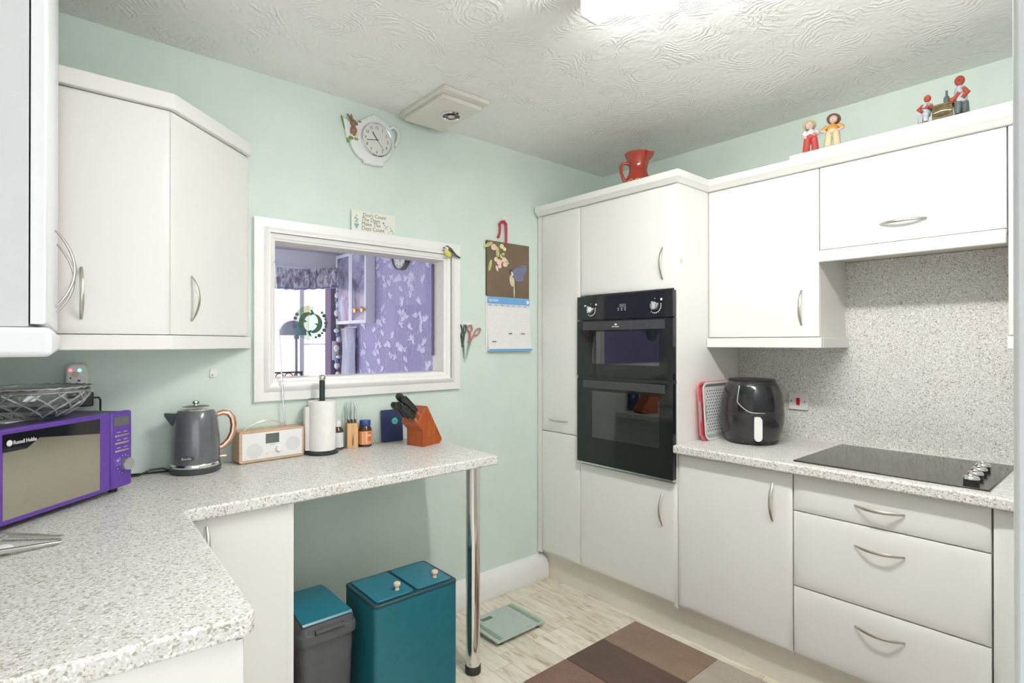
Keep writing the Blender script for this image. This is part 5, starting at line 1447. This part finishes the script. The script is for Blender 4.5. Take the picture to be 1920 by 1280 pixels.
# pleated pelmet over the window
pm = thing('window_pelmet', (2.2, 6.45, 2.0), 'gathered purple and white patterned pelmet above the lounge window', 'pelmet')
rs = []
for z in (2.0, 2.03, 2.12, 2.235):
    rs.append([Vector((1.55 + 1.18 * k / 90, 6.44 + (.014 + .006 * math.sin(k * .9)) * math.sin(k * 1.15) - .10 * max(0, (k - 60) / 30) ** 2, z + (.004 * math.sin(k * .8) if z < 2.05 else 0) + .045 * max(0, (k - 55) / 35))) for k in range(91)])
f = MB().rings(rs, False, False, False).build('gathered_fabric', 'pelmet_fabric', pm)
md = f.modifiers.new('thick', 'SOLIDIFY'); md.thickness = .006
MB().tube([p + Vector((0, -.004, 0)) for p in rs[0]], .010, 8).build('blue_trim', 'bead_blue', pm)
MB().box(1.55, 2.72, 6.47, 6.615, 2.235, 2.26).build('pelmet_board', 'lounge_white', pm)
# garland of ornaments by the door, gathered net curtain along the wall
gl = thing('hanging_garland', (2.70, 6.35, 0.9), 'string of small coloured ornaments hanging beside the lounge window', 'garland')
gx = lambda py: onY(633 + 2 * math.sin(py * .21), py, 6.37)
MB().tube([gx(538), gx(580), gx(620), gx(660), gx(706)], .004, 6).build('string', 'iron', gl)
for k in range(20):
    p = gx(546 + k * 8.2); r = (.026, .034, .022, .030)[k % 4]
    MB().ell(p, (r, r, r * (1.25 if k % 3 else .8)), 10, 7).build('ornament', ('bead_red', 'bead_white', 'bead_green', 'bead_white', 'bead_blue', 'bead_white')[k % 6], gl)
nc = thing('net_curtain', (2.74, 6.2, 0.0), 'gathered white net curtain at the end of the violet wall', 'curtain')
rs = []
for z in (0.02, .5, 1.0, 1.3, 1.55):
    rs.append([Vector((2.765 + .030 * math.sin(k * .75) + .012 * math.sin(k * 1.9 + z * 6), 6.02 + .26 * k / 40 + .010 * math.sin(z * 9), z)) for k in range(41)])
f = MB().rings(rs, False, False, False).build('fabric', 'sheer', nc)
md = f.modifiers.new('thick', 'SOLIDIFY'); md.thickness = .003
MB().tube([(2.79, 6.0, 1.56), (2.79, 6.30, 1.56)], .008, 8).build('rod', 'lounge_white', nc)
# lamp and wrought iron stand
lp = thing('floor_lamp', (1.405, 4.0, 0), 'grey floor lamp with a half-dome shade beyond the hatch', 'lamp')
MB().tube([(1.408, 4.0, 0.02), (1.402, 4.0, 1.43)], .009, 10).build('pole', 'pewter', lp)
MB().lathe([(.13, 0), (.13, .012), (.02, .024)], (1.405, 4.0, 0), 28).build('base', 'pewter', lp)
p0 = Vector((1.378, 4.0, 1.432))
rs = [[p0 + Vector((.094 * math.cos(t) * math.cos(a), .094 * math.cos(t) * math.sin(a), .105 * math.sin(t))) for a in [2 * math.pi * k / 28 for k in range(28)]] for t in (0, .3, .6, .9, 1.2, 1.45)]
MB().rings(rs, False, True).build('shade', 'pewter', lp)
MB().box(1.388, 1.418, 3.985, 4.015, 1.405, 1.436).build('swivel_block', 'pewter', lp, bevel=.003)
ist = thing('wrought_iron_stand', (1.30, 4.0, 0), 'black wrought iron stand with scrollwork top rail beyond the hatch', 'stand')
m = MB()
for x0, x1, z in ((1.10, 1.42, 1.170), (1.10, 1.42, 1.112)): m.tube([(x0, 3.93, z), (x1, 3.93, z)], .0055, 8)
m.build('rail', 'iron', ist)
for k in range(5):
    cx = 1.14 + k * .062
    MB().tube([(cx + .026 * math.cos(q), 3.93, 1.141 + .024 * math.sin(q)) for q in [math.pi * 1.6 * j / 14 for j in range(15)]], .004, 6).build('scroll', 'iron', ist)
for x0 in (1.105, 1.415): MB().tube([(x0, 3.93, 0.0), (x0, 3.93, 1.175)], .008, 8).build('leg', 'iron', ist)
# leaded roundel hanging on the hatch pane
sd = thing('suncatcher', (0.917, 2.436, 1.466), 'round coloured glass suncatcher with two dark dolphins hanging in the hatch', 'suncatcher')
SFR = (Vector((0.917, 2.438, 1.466)), X, Z, -Y); SR = .078
MB().prism(circ(SR, 40), 0.0, .003, SFR).build('glass_disc', 'suncatcher_clear', sd)
MB().prism([(SR * .96 * math.cos(a), SR * .96 * math.sin(a)) for a in [math.radians(20 + 8 * k) for k in range(18)]], .003, .0036, SFR).build('pale_sky', 'suncatcher_pale', sd)
def dol(flip):
    n = 18; outer = []; inner = []
    for k in range(n + 1):
        u = k / n; a = math.radians(100 + 150 * u)
        w = .0115 * math.sin(math.pi * min(1.0, .10 + u * .9)) ** 0.8 * (1 - .35 * u) + .0012
        outer.append(((.042 + w) * math.cos(a), (.042 + w) * math.sin(a))); inner.append(((.042 - w) * math.cos(a), (.042 - w) * math.sin(a)))
    tail = [(-.006, -.058), (.004, -.062), (-.002, -.044), (.006, -.030), (-.008, -.036)]
    beak = [(.004, .040)]
    pts = beak + outer + tail + inner[::-1]
    return [(-x_, -y_) for x_, y_ in pts] if flip else pts
for fl_ in (False, True):
    MB().prism(dol(fl_), .0036, .0055, SFR).build('dolphin', 'bird_green', sd)
    s_ = -1 if fl_ else 1
    MB().prism([(s_ * a, s_ * b) for a, b in ((-.028, .014), (-.016, .004), (-.030, .000))], .0036, .0052, SFR).build('fin', 'bird_green', sd)
m = MB()
for k in range(9):
    a = math.radians(-70 + 14 * k); rr = SR * .88
    m.prism(circ(.006 + .003 * (k % 2), 7, rr * math.cos(a), rr * math.sin(a)), .0036, .005, SFR)
m.build('dark_border', 'ink', sd, smooth=False)['kind'] = 'stuff'
m = MB()
for a in (150, 165, 180, 195): m.prism(circ(.008, 7, SR * .9 * math.cos(math.radians(a)), SR * .9 * math.sin(math.radians(a))), .0036, .005, SFR)
m.build('violet_border', 'violet_dark', sd, smooth=False)['kind'] = 'stuff'
MB().prism(circ(.010, 18, 0, SR - .012), .003, .008, SFR).build('suction_cup', 'white_plastic', sd)
# outside
pk_ = thing('pink_building', (2.4, 9.6, 0), 'pink rendered house wall outside the lounge window', 'building')
MB().box(0.6, 3.42, 9.0, 9.3, -1.0, 6.0).build('wall', 'pink_render', pk_)
MB().box(3.36, 3.44, 8.96, 9.0, -1.0, 6.0).build('corner_trim', 'lounge_white', pk_)
rl_ = thing('balcony_railing', (2.9, 7.6, 0), 'white horizontal-bar balcony railing outside the lounge window', 'railing')
for zz in (1.36, 1.26, 1.16): MB().box(2.70, 3.6, 7.58, 7.60, zz - .012, zz + .012).build('bar', 'pewter' if zz > 1.3 else 'lounge_white', rl_)
for xx in (2.72, 3.14): MB().box(xx - .015, xx + .015, 7.58, 7.60, -.06, 1.37).build('post', 'lounge_white', rl_)
